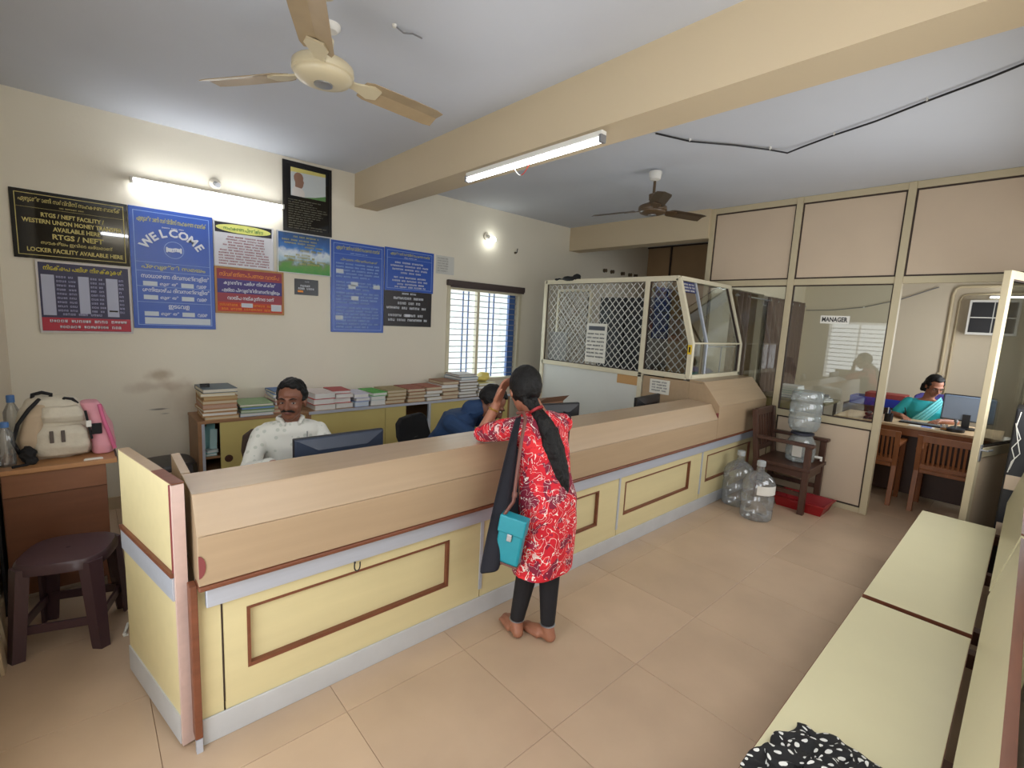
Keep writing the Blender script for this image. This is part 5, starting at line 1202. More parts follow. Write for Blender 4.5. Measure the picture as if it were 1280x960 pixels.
for x in (6.63, 7.19):
    for y in (1.65, 2.40): MB().box(x, x + .03, y, y + .03, 0, .80).build('leg', M_TEAKD, t)
MB().box(6.62, 6.64, 1.68, 2.40, .40, .80).build('front_panel', mat('olive_panel', (150, 138, 90), .5), t)
ZS = .826
for k, (cc, nm) in enumerate((((96, 112, 150), 'blue'), ((206, 210, 206), 'white'), ((150, 190, 180), 'mint'), ((190, 206, 206), 'pale green'), ((214, 214, 214), 'off-white'))):
    ledger('file', '%s file, %s in pile on the office side table' % (nm, (ORD + [''])[k] if k < 4 else 'topmost'), 6.72, 7.0, 1.98, 2.22, ZS, .03, cc, random.uniform(-.1, .1), 'files on the office side table', LT); ZS += .0308
ZS = .826
for k, (cc, nm) in enumerate((((206, 204, 196), 'cream'), ((84, 84, 92), 'charcoal'), ((206, 206, 206), 'white'), ((120, 120, 126), 'grey'))):
    ledger('magazine', '%s magazine, %s in spread beside the office files' % (nm, ORD[k] if k < 3 else 'topmost'), 6.68, 6.98, 1.66, 1.94, ZS, .018, cc, random.uniform(-.3, .3), 'magazines on the office side table', LT); ZS += .0188
t = thing('wall_cupboard', 'dark fronted white framed wall cupboard high in the office', 'cupboard', (8.5, .44, 1.75))
MB().box(8.40, 8.598, .20, .66, 1.745, 2.18).build('body', M_WHITEP, t, bev=.004); MB().box(8.394, 8.401, .225, .425, 1.775, 2.15).build('door', M_BLACK, t); MB().box(8.394, 8.401, .435, .635, 1.775, 2.15).build('door', M_BLACK, t); MB().box(8.388, 8.394, .225, .635, 1.955, 1.967).build('shelf_edge', M_WHITEP, t)
t = thing('conduit_pipe', 'cream conduit pipe turning the corner on office far wall', 'pipe', (8.58, .85, 1.0))
MB().tube([(8.576, .845, .0), (8.576, .845, 2.25), (8.576, .83, 2.33), (8.576, .78, 2.36), (8.576, .1, 2.37)], .018, 10).build('pipe', M_CREAMP, t, smooth=True); MB().box(8.56, 8.5995, .82, .87, 1.2, 1.225).build('clamp', M_CREAMP, t)
t = thing('conduit_pipe', 'thinner conduit pipe beside the cornered one on office wall', 'pipe', (8.58, .74, 1.0))
MB().tube([(8.576, .77, .0), (8.576, .77, 2.18), (8.576, .75, 2.24), (8.576, .70, 2.26), (8.576, .1, 2.27)], .011, 10).build('pipe', M_CREAMP, t, smooth=True); MB().box(8.57, 8.5995, .75, .79, 1.6, 1.62).build('clamp', M_CREAMP, t)
t = thing('tube_light', 'short lit lamp above the office wall cupboard', 'lamp', (8.5, .4, 2.25)); MB().box(8.54, 8.5995, .18, .50, 2.21, 2.235).build('batten', M_WHITEP, t); MB().cyl((8.52, .19, 2.222), (8.52, .49, 2.222), .012, n=10).build('tube', mat('lit_tube_dim', (245, 250, 255), .5, emit=5), t)
t = thing('office_cable', 'thin dark cable drooping across the office far wall', 'cable', (8.5, 1.6, 2.2)); MB().tube([(8.576, 2.55, 2.02), (8.576, 2.2, 2.03), (8.576, 1.8, 2.08), (8.576, 1.4, 2.19), (8.576, 1.0, 2.36)], .006, 6).build('cable', M_GREYP, t); MB().box(8.57, 8.5995, 1.79, 1.81, 2.07, 2.09).build('clip', M_WHITEP, t)
M_CURT = mat('curtain_brown', (96, 76, 66), .85, var=.1, vscale=10, vstretch=(3, 3, .3))
t = thing('curtain_rod', 'steel curtain rod across the office doorway', 'curtain rod', (7.2, 2.54, 2.06)); MB().cyl((5.96, 2.54, 2.075), (8.45, 2.54, 2.075), .011, n=10).build('rod', M_STEEL, t)
for x in (5.96, 8.45): MB().sphere((x, 2.54, 2.075), .02, 10, 8).build('finial', M_STEEL, t); 
MB().box(7.0, 7.02, 2.54, 2.6, 2.068, 2.082).build('bracket', M_STEEL, t)
def curtain(label, x0, x1, folds):
    t = thing('curtain', label, 'curtain', ((x0 + x1) / 2, 2.53, .15), group='brown office curtains'); n = folds * 10; r0 = []; r1 = []
    mb = MB()
    for z, amp, sx in ((2.12, .018, 1.0), (2.0, .022, 1.0), (1.2, .030, .95), (.6, .034, .86), (.12, .036, .92)):
        row = []
        for i in range(n + 1):
            u = i / n; x = (x0 + x1) / 2 + (u - .5) * (x1 - x0) * sx; row.append((x, 2.525 + amp * math.sin(u * folds * 2 * PI) + .004 * math.sin(u * 31), z))
        r0.append(row)
    for row in r0: mb.v += row
    for k in range(len(r0) - 1):
        for i in range(n): a = k * (n + 1) + i; mb.f.append((a, a + 1, a + n + 2, a + n + 1))
    o = mb.build('cloth', M_CURT, t, smooth=True, raw=True); o.data.polygons.foreach_set('use_smooth', [True] * len(o.data.polygons)); sd = o.modifiers.new('s', 'SOLIDIFY'); sd.thickness = .004
    for i in range(folds): x = x0 + (x1 - x0) * (i + .5) / folds; MB().lathe([(.026, -.004), (.026, .004), (.018, .004), (.018, -.004)], (x, 2.54, 2.075), 16, (1, .3, 0)).build('eyelet', M_STEEL, t, smooth=True)
    return t
curtain('narrow dark brown curtain at left end of the rod', 5.98, 6.30, 3); curtain('wide brown curtain gathered on the right of the rod', 6.92, 8.36, 10)
office_chair('violet backed office chair of the manager', 7.25, .68, -PI / 2 + .2, mat('chair_violet', (64, 54, 120), .8), 1.02)

# small leftovers
t = thing('leaning_board', 'pale narrow boards leaning on left wall beside the stool', 'board', (-.34, 2.9, 0))
MB().beam((-.325, 2.86, 0), (-.352, 2.86, .42), .012, .09, (0, 1, 0)).build('plank', mat('pale_plank', (196, 176, 146), .6, var=.08, vscale=12), t)
MB().beam((-.318, 2.98, 0), (-.350, 2.98, .36), .012, .07, (0, 1, 0)).build('plank', MATS['pale_plank'], t)
t = thing('paper_scrap', 'small white rolled paper scrap on the floor beside stool', 'paper', (.09, 2.86, 0))
MB().cyl((.085, 2.83, .008), (.105, 2.92, .008), .008, n=10).build('roll', M_PAPER, t, smooth=True); MB().box(.08, .10, 2.82, 2.84, .0005, .002).build('edge', M_PAPER, t)
t = thing('printer_stand', 'peach fronted low stand seen through the open door glass', 'stand', (6.6, -.02, 0))
MB().box(6.35, 6.85, -.13, .10, 0, .70).build('body', mat('peach_board', (206, 150, 112), .5), t, bev=.003); MB().box(6.33, 6.87, -.14, .11, .70, .72).build('top', M_WHITEP, t); MB().box(6.40, 6.70, -.10, .06, .72, .75).build('paper_pile', M_PAPER, t)

# ---------------------------------------------------------------- people
def frame(c, fwd, up=(0, 0, 1)):
    f = Vector(fwd).normalized(); u = Vector(up); r = f.cross(u).normalized(); u = r.cross(f)
    M = Matrix((r, f, u)).transposed().to_4x4(); M.translation = Vector(c); return M
def add_head(mb, M, k=1.0, neck=None, female=False):
    S = Matrix.Scale(k, 4); T = M @ S
    def sp(c, r, nu=20, nv=14): mb.sphere(c, r, nu, nv, M=T)
    sp((0, -.014, .032), (.073, .092, .084)); sp((0, .018, -.022), (.061, .072, .082)); sp((0, .045, -.078), (.036, .036, .032)); sp((0, .03, -.06), (.05, .045, .04))
    sp((-.034, .055, -.028), (.024, .026, .024)); sp((.034, .055, -.028), (.024, .026, .024))
    def ch(pts, rad): mb.chain([T @ Vector(p) for p in pts], [r * k for r in rad])
    ch([(0, .086, .012), (0, .099, -.012), (0, .106, -.030)], (.009, .010, .0135)); ch([(-.012, .092, -.033), (.012, .092, -.033)], (.009, .009))
    ch([(-.045, .070, .022), (-.02, .084, .024), (.02, .084, .024), (.045, .070, .022)], (.010, .010, .010, .010))
    ch([(-.018, .083, -.055), (0, .089, -.054), (.018, .083, -.055)], (.006, .0075, .006)); ch([(-.015, .081, -.064), (0, .086, -.065), (.015, .081, -.064)], (.006, .0075, .006))
    for s_ in (-1, 1): sp((s_ * .075, -.012, -.008), (.010, .019, .031), 10, 8)
    if neck: mb.chain([T @ Vector((0, -.012, -.03)), Vector(neck)], (.050 * k, .054 * k))
def face(parent, M, k=1.0, gender='m', lips=(120, 66, 60), look=(0, 1, 0)):
    T = M @ Matrix.Scale(k, 4)
    for s_ in (-1, 1):
        e = MB().sphere((s_ * .030, .0735, -.001), (.0125, .0115, .0062), 14, 10, M=T).build('eye', mat('eye_white', (214, 208, 200), .3), parent, smooth=True)
        MB().sphere((s_ * .030 - .002, .0835, -.001), (.0058, .004, .0056), 12, 8, M=T).build('iris', M_BLACK, e, smooth=True)
        mb = MB(); mb.tube([T @ Vector(p) for p in ((s_ * .014, .0925, .020), (s_ * .03, .0905, .0255), (s_ * .047, .079, .021))], [.0035 * k, .0042 * k, .002 * k], 8); mb.build('eyebrow', M_HAIR, parent, smooth=True)
        mb = MB(); mb.tube([T @ Vector(p) for p in ((s_ * .017, .083, .002), (s_ * .030, .0868, .0055), (s_ * .043, .080, .001))], .0024 * k, 6); mb.build('eyelid', mat('eyelid_brown', (92, 58, 44), .6), parent, smooth=True)
    MB().sphere((0, .0885, -.0595), (.020, .007, .0075), 14, 8, M=T).build('lips', mat('lips_%d' % lips[0], lips, .5), parent, smooth=True)
M_HAIR = mat('black_hair', (11, 9, 9), .5, var=.25, vscale=60, bump=.5, bscale=160, spec=.3)
def hair_cap(parent, M, k, inface, rad=(.081, .100, .092), c=(0, -.018, .036), amp=.004, name='hair', sc=34):
    T = M @ Matrix.Scale(k, 4)
    def fn(d):
        n_ = noise.noise(Vector((d.x * 9, d.y * 9, d.z * 9)))
        return (0.80 if inface(d) else 1.0 + .03 * n_)
    mb = MB(); mb.sphere(c, rad, 48, 32, M=T, fn=fn)
    return remeshed(name, mb, M_HAIR, parent, .0045, 2, noise_amp=amp, noise_scale=sc)
def hand(mb, W, d, n, side, curl=.5, k=1.0, spread=.1):
    """W wrist, d along the hand, n the way the palm faces, side +1/-1 where the thumb sits along d x n"""
    W = Vector(W); d = Vector(d).normalized(); n = (Vector(n) - d * d.dot(Vector(n))).normalized(); s = d.cross(n)
    for q in range(4):
        o = s * ((q - 1.5) * .0185 * side) * k
        mb.chain([W + o * .55, W + d * .05 * k + o * .95, W + d * .085 * k + o], (.016 * k, .0135 * k, .0115 * k), 10)
        L = [(.040, .025, .020), (.045, .028, .021), (.042, .026, .020), (.033, .020, .018)][3 - q if side < 0 else 3 - q]
        p = W + d * .085 * k + o; a = curl * .5; dirv = (d + s * side * (q - 1.5) * spread).normalized(); pts = [p]
        for l in L:
            dv = dirv * math.cos(a) + n * math.sin(a); p = p + dv * l * k; pts.append(p); a += curl
        mb.chain(pts, [.0098 * k, .009 * k, .0082 * k, .007 * k], 10)
    b = W + d * .022 * k + s * side * .026 * k
    td = (d * .65 + s * side * .65 + n * .35).normalized(); p1 = b + td * .035 * k; p2 = p1 + (td * .6 + d * .5 + n * .2).normalized() * .03 * k; p3 = p2 + (td * .3 + d * .7 + n * .3).normalized() * .024 * k
    mb.chain([W, b, p1, p2, p3], (.016 * k, .015 * k, .012 * k, .0105 * k, .0085 * k), 10)
def oval(c, rx, ry, ax=(1, 0, 0), up=(0, 0, 1), n=24, e=2.3):
    c = Vector(c); a = Vector(ax).normalized(); b = Vector(up).normalized().cross(a).normalized(); out = []
    for i in range(n):
        t_ = 2 * PI * i / n; cs, sn = math.cos(t_), math.sin(t_)
        out.append(c + a * rx * math.copysign(abs(cs) ** (2 / e), cs) + b * ry * math.copysign(abs(sn) ** (2 / e), sn))
    return out
def foot(mb, heel, d, k=1.0):
    heel = Vector(heel); d = Vector(d).normalized(); s = Vector((-d.y, d.x, 0))
    mb.chain([heel + Vector((0, 0, .030)), heel + d * .07 * k + Vector((0, 0, .036)), heel + d * .14 * k + Vector((0, 0, .024)), heel + d * .18 * k + Vector((0, 0, .017))], (.030, .030, .022, .015))
    mb.chain([heel + d * .07 * k + s * .02 + Vector((0, 0, .022)), heel + d * .15 * k + s * .025 + Vector((0, 0, .018))], (.022, .016)); mb.chain([heel + d * .07 * k - s * .02 + Vector((0, 0, .022)), heel + d * .15 * k - s * .022 + Vector((0, 0, .016))], (.022, .015))
    for q in range(5):
        o = s * (q - 2) * .0155; l = .205 - .012 * abs(q - 1) ; mb.chain([heel + d * .165 * k + o + Vector((0, 0, .014)), heel + d * l * k + o * 1.1 + Vector((0, 0, .010))], (.0105, .0085), 8)

SK1 = mat('skin_brown', (122, 78, 58), .5, var=.05, vscale=30); SK2 = mat('skin_light_brown', (156, 104, 80), .5, var=.05, vscale=30)
# ---- customer: woman in red kurta leaning on the counter
t = WOMAN = thing('person', 'woman in red printed kurta with long black ponytail leaning on counter', 'person', (1.70, 1.56, 0))
hc = Vector((1.735, 1.795, 1.272)); HM = frame(hc, (.42, .85, -.32))
mb = MB(); add_head(mb, HM, 1.0, (1.765, 1.715, 1.145), True)
mb.loft([oval((1.765, 1.715, 1.15), .06, .05), oval((1.772, 1.70, 1.12), .16, .07), oval((1.77, 1.69, 1.02), .15, .09), oval((1.752, 1.625, .86), .125, .085), oval((1.742, 1.585, .74), .15, .10), oval((1.74, 1.575, .66), .14, .095)])
LS, LE, LW = (1.615, 1.72, 1.10), (1.588, 1.955, 1.022), (1.655, 1.925, 1.185)
mb.chain([LS, LE], (.048, .038)); mb.chain([LE, LW], (.037, .024)); hand(mb, LW, (.30, -.12, .95), (.35, -.9, .1), -1, .32, .92)
RS, RE, RW = (1.935, 1.695, 1.09), (1.985, 1.90, 1.022), (1.86, 2.02, 1.022)
mb.chain([RS, RE], (.048, .038)); mb.chain([RE, RW], (.037, .024)); hand(mb, RW, (-.85, .35, -.03), (0, 0, -1), 1, .25, .92)
for hp, kn, an, hl, fd in (((1.67, 1.59, .68), (1.675, 1.63, .38), (1.622, 1.645, .075), (1.612, 1.62, 0), (.30, .95, 0)), ((1.81, 1.575, .68), (1.765, 1.565, .38), (1.722, 1.515, .075), (1.722, 1.492, 0), (-.12, .99, 0))):
    mb.chain([hp, kn, an], (.085, .055, .034)); foot(mb, hl, fd, .93); mb.chain([an, Vector(hl) + Vector((0, 0, .03))], (.034, .029))
remeshed('body', mb, SK2, t, .005, 3)
face(t, HM, 1.0, 'f', (140, 76, 72))
hair_cap(t, HM, 1.0, lambda d: d.y > .42 and d.z < .62 and abs(d.x) < .82 or (d.z < -.80 and d.y > -.2), (.085, .106, .108), (0, -.02, .026), amp=.003)
# ponytail
mb = MB(); path = [Vector(p) for p in ((1.70, 1.715, 1.235), (1.708, 1.675, 1.19), (1.718, 1.625, 1.145), (1.735, 1.595, 1.08), (1.75, 1.575, 1.0), (1.762, 1.55, .925), (1.77, 1.53, .855), (1.78, 1.512, .79), (1.786, 1.502, .735))]
rad = (.048, .032, .044, .056, .060, .058, .050, .034, .010)
rn = random.Random(4)
for s_ in range(26):
    ph = rn.uniform(0, 2 * PI); rr = rn.random() ** .5 * .75; w0 = rn.uniform(0, 6); pts = []; rads = []
    for i, p in enumerate(path):
        f_ = i / (len(path) - 1); wob = .008 * math.sin(f_ * 14 + w0) * min(1, i / 3)
        pts.append(p + Vector((math.cos(ph), .55 * math.sin(ph), .25 * math.sin(ph))) * rad[i] * rr + Vector((wob, wob * .4, rn.uniform(-.01, .01)))); rads.append(max(.004, rad[i] * .40))
    mb.chain(pts, rads, 8)
remeshed('ponytail', mb, M_HAIR, t, .006, 1, noise_amp=.004, noise_scale=60)
mb = MB(); mb.lathe([(.030, -.008), (.040, -.006), (.040, .006), (.030, .008)], (1.708, 1.675, 1.19), 16, (.1, -.45, -.6)); mb.build('hair_tie', mat('hair_tie_red', (150, 26, 34), .6), t, smooth=True)

def kurta_mat():
    m = bpy.data.materials.new('red_print_kurta'); m.use_nodes = True; nt = m.node_tree; b = nt.nodes['Principled BSDF']; b.inputs['Roughness'].default_value = .8
    tc = nt.nodes.new('ShaderNodeTexCoord'); L_ = nt.links.new
    def N(t_, **kw):
        n_ = nt.nodes.new(t_)
        for a, v in kw.items(): n_.inputs[a].default_value = v
        return n_
    n1 = N('ShaderNodeTexNoise', Scale=11.0, Detail=3.0); L_(tc.outputs['Object'], n1.inputs['Vector'])
    r1 = nt.nodes.new('ShaderNodeValToRGB'); e = r1.color_ramp.elements; r1.color_ramp.interpolation = 'CONSTANT'
    e[0].position = 0; e[0].color = srgb(128, 18, 50); e[1].position = .44; e[1].color = srgb(206, 22, 42)
    for p, c in ((.56, (226, 44, 52)), (.63, (170, 30, 66))): q = e.new(p); q.color = srgb(*c)
    L_(n1.outputs['Fac'], r1.inputs[0])
    # white swirling strokes
    n2 = N('ShaderNodeTexNoise', Scale=11.0, Detail=1.0, Distortion=3.0); L_(tc.outputs['Object'], n2.inputs['Vector'])
    a = nt.nodes.new('ShaderNodeMath'); a.operation = 'SUBTRACT'; a.inputs[1].default_value = .52; L_(n2.outputs['Fac'], a.inputs[0])
    ab = nt.nodes.new('ShaderNodeMath'); ab.operation = 'ABSOLUTE'; L_(a.outputs[0], ab.inputs[0])
    lt = nt.nodes.new('ShaderNodeMath'); lt.operation = 'LESS_THAN'; lt.inputs[1].default_value = .013; L_(ab.outputs[0], lt.inputs[0])
    # pale brush patches in horizontal rows
    mp = nt.nodes.new('ShaderNodeMapping'); mp.inputs['Scale'].default_value = (15, 15, 11); L_(tc.outputs['Object'], mp.inputs['Vector'])
    n3 = N('ShaderNodeTexNoise', Scale=1.0, Detail=4.0, Roughness=.7); L_(mp.outputs[0], n3.inputs['Vector'])
    g3 = nt.nodes.new('ShaderNodeMath'); g3.operation = 'GREATER_THAN'; g3.inputs[1].default_value = .645; L_(n3.outputs['Fac'], g3.inputs[0])
    mx1 = nt.nodes.new('ShaderNodeMix'); mx1.data_type = 'RGBA'; mx1.inputs['B'].default_value = srgb(232, 190, 186); L_(g3.outputs[0], mx1.inputs['Factor']); L_(r1.outputs[0], mx1.inputs['A'])
    mx2 = nt.nodes.new('ShaderNodeMix'); mx2.data_type = 'RGBA'; mx2.inputs['B'].default_value = srgb(238, 226, 218); L_(lt.outputs[0], mx2.inputs['Factor']); L_(mx1.outputs['Result'], mx2.inputs['A'])
    L_(mx2.outputs['Result'], b.inputs['Base Color']); return m
M_KURTA = kurta_mat()
mb = MB(); mb.loft([oval((1.763, 1.715, 1.175), .062, .052), oval((1.772, 1.70, 1.142), .165, .078), oval((1.774, 1.695, 1.09), .185, .092), oval((1.77, 1.685, 1.01), .168, .108), oval((1.752, 1.625, .87), .145, .108), oval((1.742, 1.585, .75), .166, .120), oval((1.735, 1.575, .62), .170, .122), oval((1.728, 1.572, .45), .172, .120), oval((1.722, 1.572, .375), .176, .122)])
mb.chain([LS, (1.592, 1.93, 1.028)], (.062, .050)); mb.chain([(1.592, 1.93, 1.028), LE], (.050, .047)); mb.chain([RS, RE], (.062, .05))
remeshed('kurta', mb, M_KURTA, t, .007, 3, noise_amp=.008, noise_scale=11)
M_LEG = mat('black_leggings', (22, 20, 24), .85)
mb = MB()
for hp, kn, an in (((1.67, 1.59, .62), (1.675, 1.63, .38), (1.625, 1.643, .10)), ((1.80, 1.575, .62), (1.765, 1.565, .38), (1.724, 1.518, .10))): mb.chain([hp, kn, an], (.088, .060, .039))
remeshed('leggings', mb, M_LEG, t, .006, 2)
for c in ((1.624, 1.645, .088), (1.722, 1.516, .088)): MB().lathe([(.036, -.004), (.041, 0), (.036, .004)], c, 20).build('anklet', M_STEEL, t, smooth=True)
mb = MB(); mb.lathe([(.027, -.006), (.031, 0), (.027, .006)], Vector(LE).lerp(Vector(LW), .80), 18, Vector(LW) - Vector(LE)); mb.build('bangle', mat('bangle_gold', (190, 150, 80), .3, metal=.7), t, smooth=True)
M_DUP = mat('black_dupatta', (24, 24, 34), .85)
def cloth_strip(name, rows, m, parent, th=.004):
    mb = MB(); n = len(rows[0])
    for r_ in rows: mb.v += [tuple(p) for p in r_]
    for j in range(len(rows) - 1):
        for i in range(n - 1): mb.f.append((j * n + i, j * n + i + 1, (j + 1) * n + i + 1, (j + 1) * n + i))
    o = mb.build(name, m, parent, raw=True); o.data.polygons.foreach_set('use_smooth', [True] * len(o.data.polygons))
    s_ = o.modifiers.new('s', 'SOLIDIFY'); s_.thickness = th; ss = o.modifiers.new('ss', 'SUBSURF'); ss.levels = 1; ss.render_levels = 1
    return o
rows = []
for f_ in [i / 12 for i in range(13)]:
    z = 1.165 - .69 * f_; cx_ = 1.60 - .155 * f_ ** .8; cy_ = 1.685 - .035 * f_; w_ = .055 + .10 * f_; rows.append([Vector((cx_ + w_ * (u - .5) * 1.7, cy_ - .05 * f_ + .03 * math.sin(u * 9 + f_ * 2) * (.4 + .6 * f_) + .06 * (u - .5), z - .03 * abs(u - .45) * f_)) for u in [k / 14 for k in range(15)]])
cloth_strip('dupatta', rows, M_DUP, t)
rows = []
for f_ in [i / 8 for i in range(9)]:
    z = 1.15 - .40 * f_; rows.append([Vector((1.945 + .012 * f_ + .045 * u, 1.64 + .10 * u + .012 * math.sin(u * 7 + f_ * 3), z)) for u in [k / 8 for k in range(9)]])
cloth_strip('dupatta', rows, M_DUP, t)
# shoulder bag
t = thing('shoulder_bag', 'teal shoulder bag with brown strap hanging at the woman\'s side', 'bag', (1.46, 1.53, .52))
M_TEAL = mat('teal_leather', (22, 140, 156), .4, var=.05, vscale=20)
BM = Matrix.Translation((1.458, 1.545, .62)) @ Matrix.Rotation(math.radians(-62), 4, 'Z') @ Matrix.Rotation(math.radians(8), 4, 'Y')
def bb(name, x0, x1, y0, y1, z0, z1, m, par, bev=.006):
    mb = MB().box(x0, x1, y0, y1, z0, z1); mb.v = [tuple(BM @ Vector(p)) for p in mb.v]; return mb.build(name, m, par, bev=bev)
bb('body', -.062, .062, -.028, .028, -.12, .085, M_TEAL, t, .01); bb('flap', -.066, .066, -.034, .030, .03, .115, M_TEAL, t, .006); bb('clasp', -.012, .012, -.04, -.03, .0, .035, M_STEEL, t, .002); bb('bottom_trim', -.063, .063, -.029, .029, -.128, -.118, mat('bag_brown', (110, 66, 56), .5), t, .002)
MB().tube([tuple(BM @ Vector((-.055, -.02, .10))), (1.46, 1.545, .80), (1.50, 1.57, .95), (1.545, 1.60, 1.08), (1.59, 1.628, 1.165), (1.605, 1.66, 1.19), (1.60, 1.70, 1.18)], .0085, 8).build('strap', MATS['bag_brown'], t, smooth=True)
MB().lathe([(.010, -.012), (.013, -.012), (.013, .012), (.010, .012)], (1.47, 1.55, .83), 10, (.3, .17, .9)).build('strap_buckle', MATS['bag_brown'], t)

# ---- man in white shirt
t = thing('person', 'moustached man in white shirt seated behind the counter monitor', 'person', (.98, 3.2, 0))
hc = Vector((.962, 3.09, 1.068)); HM = frame(hc, (-.52, -.85, .02))
fw = Vector((-.18, -.98, 0)); rt = fw.cross(Vector((0, 0, 1))).normalized()   # his right-hand direction
nb = Vector((.97, 3.14, .93)); sc = Vector((.975, 3.16, .865))
RS, LS = sc + rt * .165 + Vector((0, 0, -.02)), sc - rt * .165 + Vector((0, 0, -.02))
RE, LE = Vector((.70, 3.06, .665)), Vector((1.225, 2.98, .665)); RW, LW = Vector((.78, 2.83, .755)), Vector((1.09, 2.79, .755))
mb = MB(); add_head(mb, HM, 1.06, nb)
mb.loft([oval(nb + Vector((0, 0, .0)), .065, .06, rt), oval(sc + Vector((0, 0, .035)), .15, .075, rt), oval(sc + Vector((0, .01, -.06)), .165, .10, rt), oval((.985, 3.20, .62), .15, .105, rt), oval((.99, 3.22, .50), .165, .12, rt), oval((.99, 3.22, .445), .15, .11, rt)])
mb.chain([RS, RE, RW], (.05, .042, .028)); mb.chain([LS, LE, LW], (.05, .042, .028))
hand(mb, RW, (.35, -.93, -.05), (0, 0, -1), 1, .3); hand(mb, LW, (-.35, -.93, -.05), (0, 0, -1), -1, .3)
for s_ in (1, -1):
    hp = Vector((.99, 3.2, .50)) + rt * .09 * s_; kn = hp + fw * .40 + Vector((0, 0, .02)); an = kn + Vector((0, .03, -.42)); mb.chain([hp, kn, an], (.08, .055, .04)); foot(mb, (an.x, an.y + .02, 0), fw)
remeshed('body', mb, SK1, t, .005, 3); face(t, HM, 1.06, 'm', (104, 58, 52))
hair_cap(t, HM, 1.06, lambda d: (d.y > .40 and d.z < .56 - .5 * max(0, abs(d.x) - .35) + .05 * math.sin(d.x * 9)) or (abs(d.x) > .6 and d.z < -.35 and d.y > -.25) or d.z < -.62, (.084, .105, .102), amp=.007, sc=45)
T = HM @ Matrix.Scale(1.06, 4)
mb = MB(); mb.tube([T @ Vector(p) for p in ((-.036, .074, -.055), (-.022, .089, -.047), (0, .0955, -.0435), (.022, .089, -.047), (.036, .074, -.055))], [.004, .0078, .0075, .0078, .004], 10); mb.build('moustache', M_HAIR, t, smooth=True)
def print_white():
    m = mat('white_print_shirt', (226, 226, 218), .8); nt = m.node_tree; b = nt.nodes['Principled BSDF']; tc = nt.nodes.new('ShaderNodeTexCoord'); vo = nt.nodes.new('ShaderNodeTexVoronoi'); vo.inputs['Scale'].default_value = 24; vo.inputs['Randomness'].default_value = .6
    nt.links.new(tc.outputs['Object'], vo.inputs['Vector']); lt = nt.nodes.new('ShaderNodeMath'); lt.operation = 'LESS_THAN'; lt.inputs[1].default_value = .27; nt.links.new(vo.outputs['Distance'], lt.inputs[0])
    mx = nt.nodes.new('ShaderNodeMix'); mx.data_type = 'RGBA'; mx.inputs['A'].default_value = srgb(222, 222, 214); mx.inputs['B'].default_value = srgb(198, 202, 192); nt.links.new(lt.outputs[0], mx.inputs['Factor']); nt.links.new(mx.outputs['Result'], b.inputs['Base Color']); return m
M_SHIRT = print_white()
mb = MB(); mb.loft([oval(nb + Vector((0, .0, .005)), .066, .062, rt), oval(sc + Vector((0, 0, .048)), .155, .085, rt), oval(sc + Vector((0, 0, .0)), .185, .105, rt), oval(sc + Vector((0, .01, -.10)), .182, .118, rt), oval((.985, 3.20, .62), .168, .122, rt), oval((.99, 3.22, .50), .18, .135, rt)])
mb.chain([RS, RE], (.060, .054)); mb.chain([RE, RE.lerp(RW, .85)], (.054, .042)); mb.chain([LS, LE], (.060, .054)); mb.chain([LE, LE.lerp(LW, .85)], (.054, .042))
mb.chain([RS, nb + Vector((0, .01, -.03)), LS], (.056, .06, .056))
remeshed('shirt', mb, M_SHIRT, t, .006, 8, noise_amp=.007, noise_scale=13)
ring = []
mb = MB(); npt = 22
for i in range(npt + 1):
    a = math.radians(28) + math.radians(304) * i / npt; dv = fw * math.cos(a) + rt * math.sin(a); ring.append(nb + Vector((0, 0, .012)) + dv * .064)
mb.tube([p + Vector((0, 0, .004 if 1 < i < npt - 1 else -.022)) + (p - nb) * .10 for i, p in enumerate(ring)], .015, 8); mb.build('collar', M_SHIRT, t, smooth=True)
c0 = sc + fw * .106 - rt * .085; MB().cyl(c0 + Vector((0, 0, -.045)), c0 + fw * .006 + Vector((0, 0, .01)), .0035, n=8).build('pen', M_STEEL, t)
mb = MB(); mb.chain([Vector((.99, 3.2, .50)) + rt * .09, Vector((.99, 3.2, .50)) + rt * .09 + fw * .40], (.095, .07)); mb.chain([Vector((.99, 3.2, .50)) - rt * .09, Vector((.99, 3.2, .50)) - rt * .09 + fw * .40], (.095, .07))
for s_ in (1, -1):
    kn = Vector((.99, 3.2, .50)) + rt * .09 * s_ + fw * .40; mb.chain([kn, kn + Vector((0, .03, -.36))], (.07, .055))
remeshed('trousers', mb, mat('trousers_dark', (50, 48, 52), .85), t, .008, 2)

# ---- man in navy shirt with his head bent down
t = thing('person', 'bearded man in navy shirt bending his head over the desk', 'person', (2.15, 2.95, 0))
hc = Vector((2.235, 2.655, 1.015)); HM = frame(hc, (.62, -.38, -.62))
fw = Vector((.55, -.83, 0)).normalized(); rt = fw.cross(Vector((0, 0, 1))).normalized()
nb = Vector((2.125, 2.75, .965)); sc = Vector((2.065, 2.82, .895)); hipc = Vector((2.03, 3.05, .50))
RS, LS = sc + rt * .17, sc - rt * .17
RE, LE = Vector((2.06, 2.52, .765)), Vector((2.43, 2.75, .765)); RW, LW = Vector((2.25, 2.42, .765)), Vector((2.46, 2.52, .765))
mb = MB(); add_head(mb, HM, 1.08, nb)
mb.loft([oval(nb, .062, .06, rt), oval(sc + Vector((0, 0, .03)), .145, .08, rt), oval(sc + Vector((-.01, .03, -.08)), .16, .105, rt), oval((2.05, 2.98, .66), .15, .11, rt), oval(hipc, .165, .12, rt), oval(hipc + Vector((0, 0, -.05)), .15, .11, rt)])
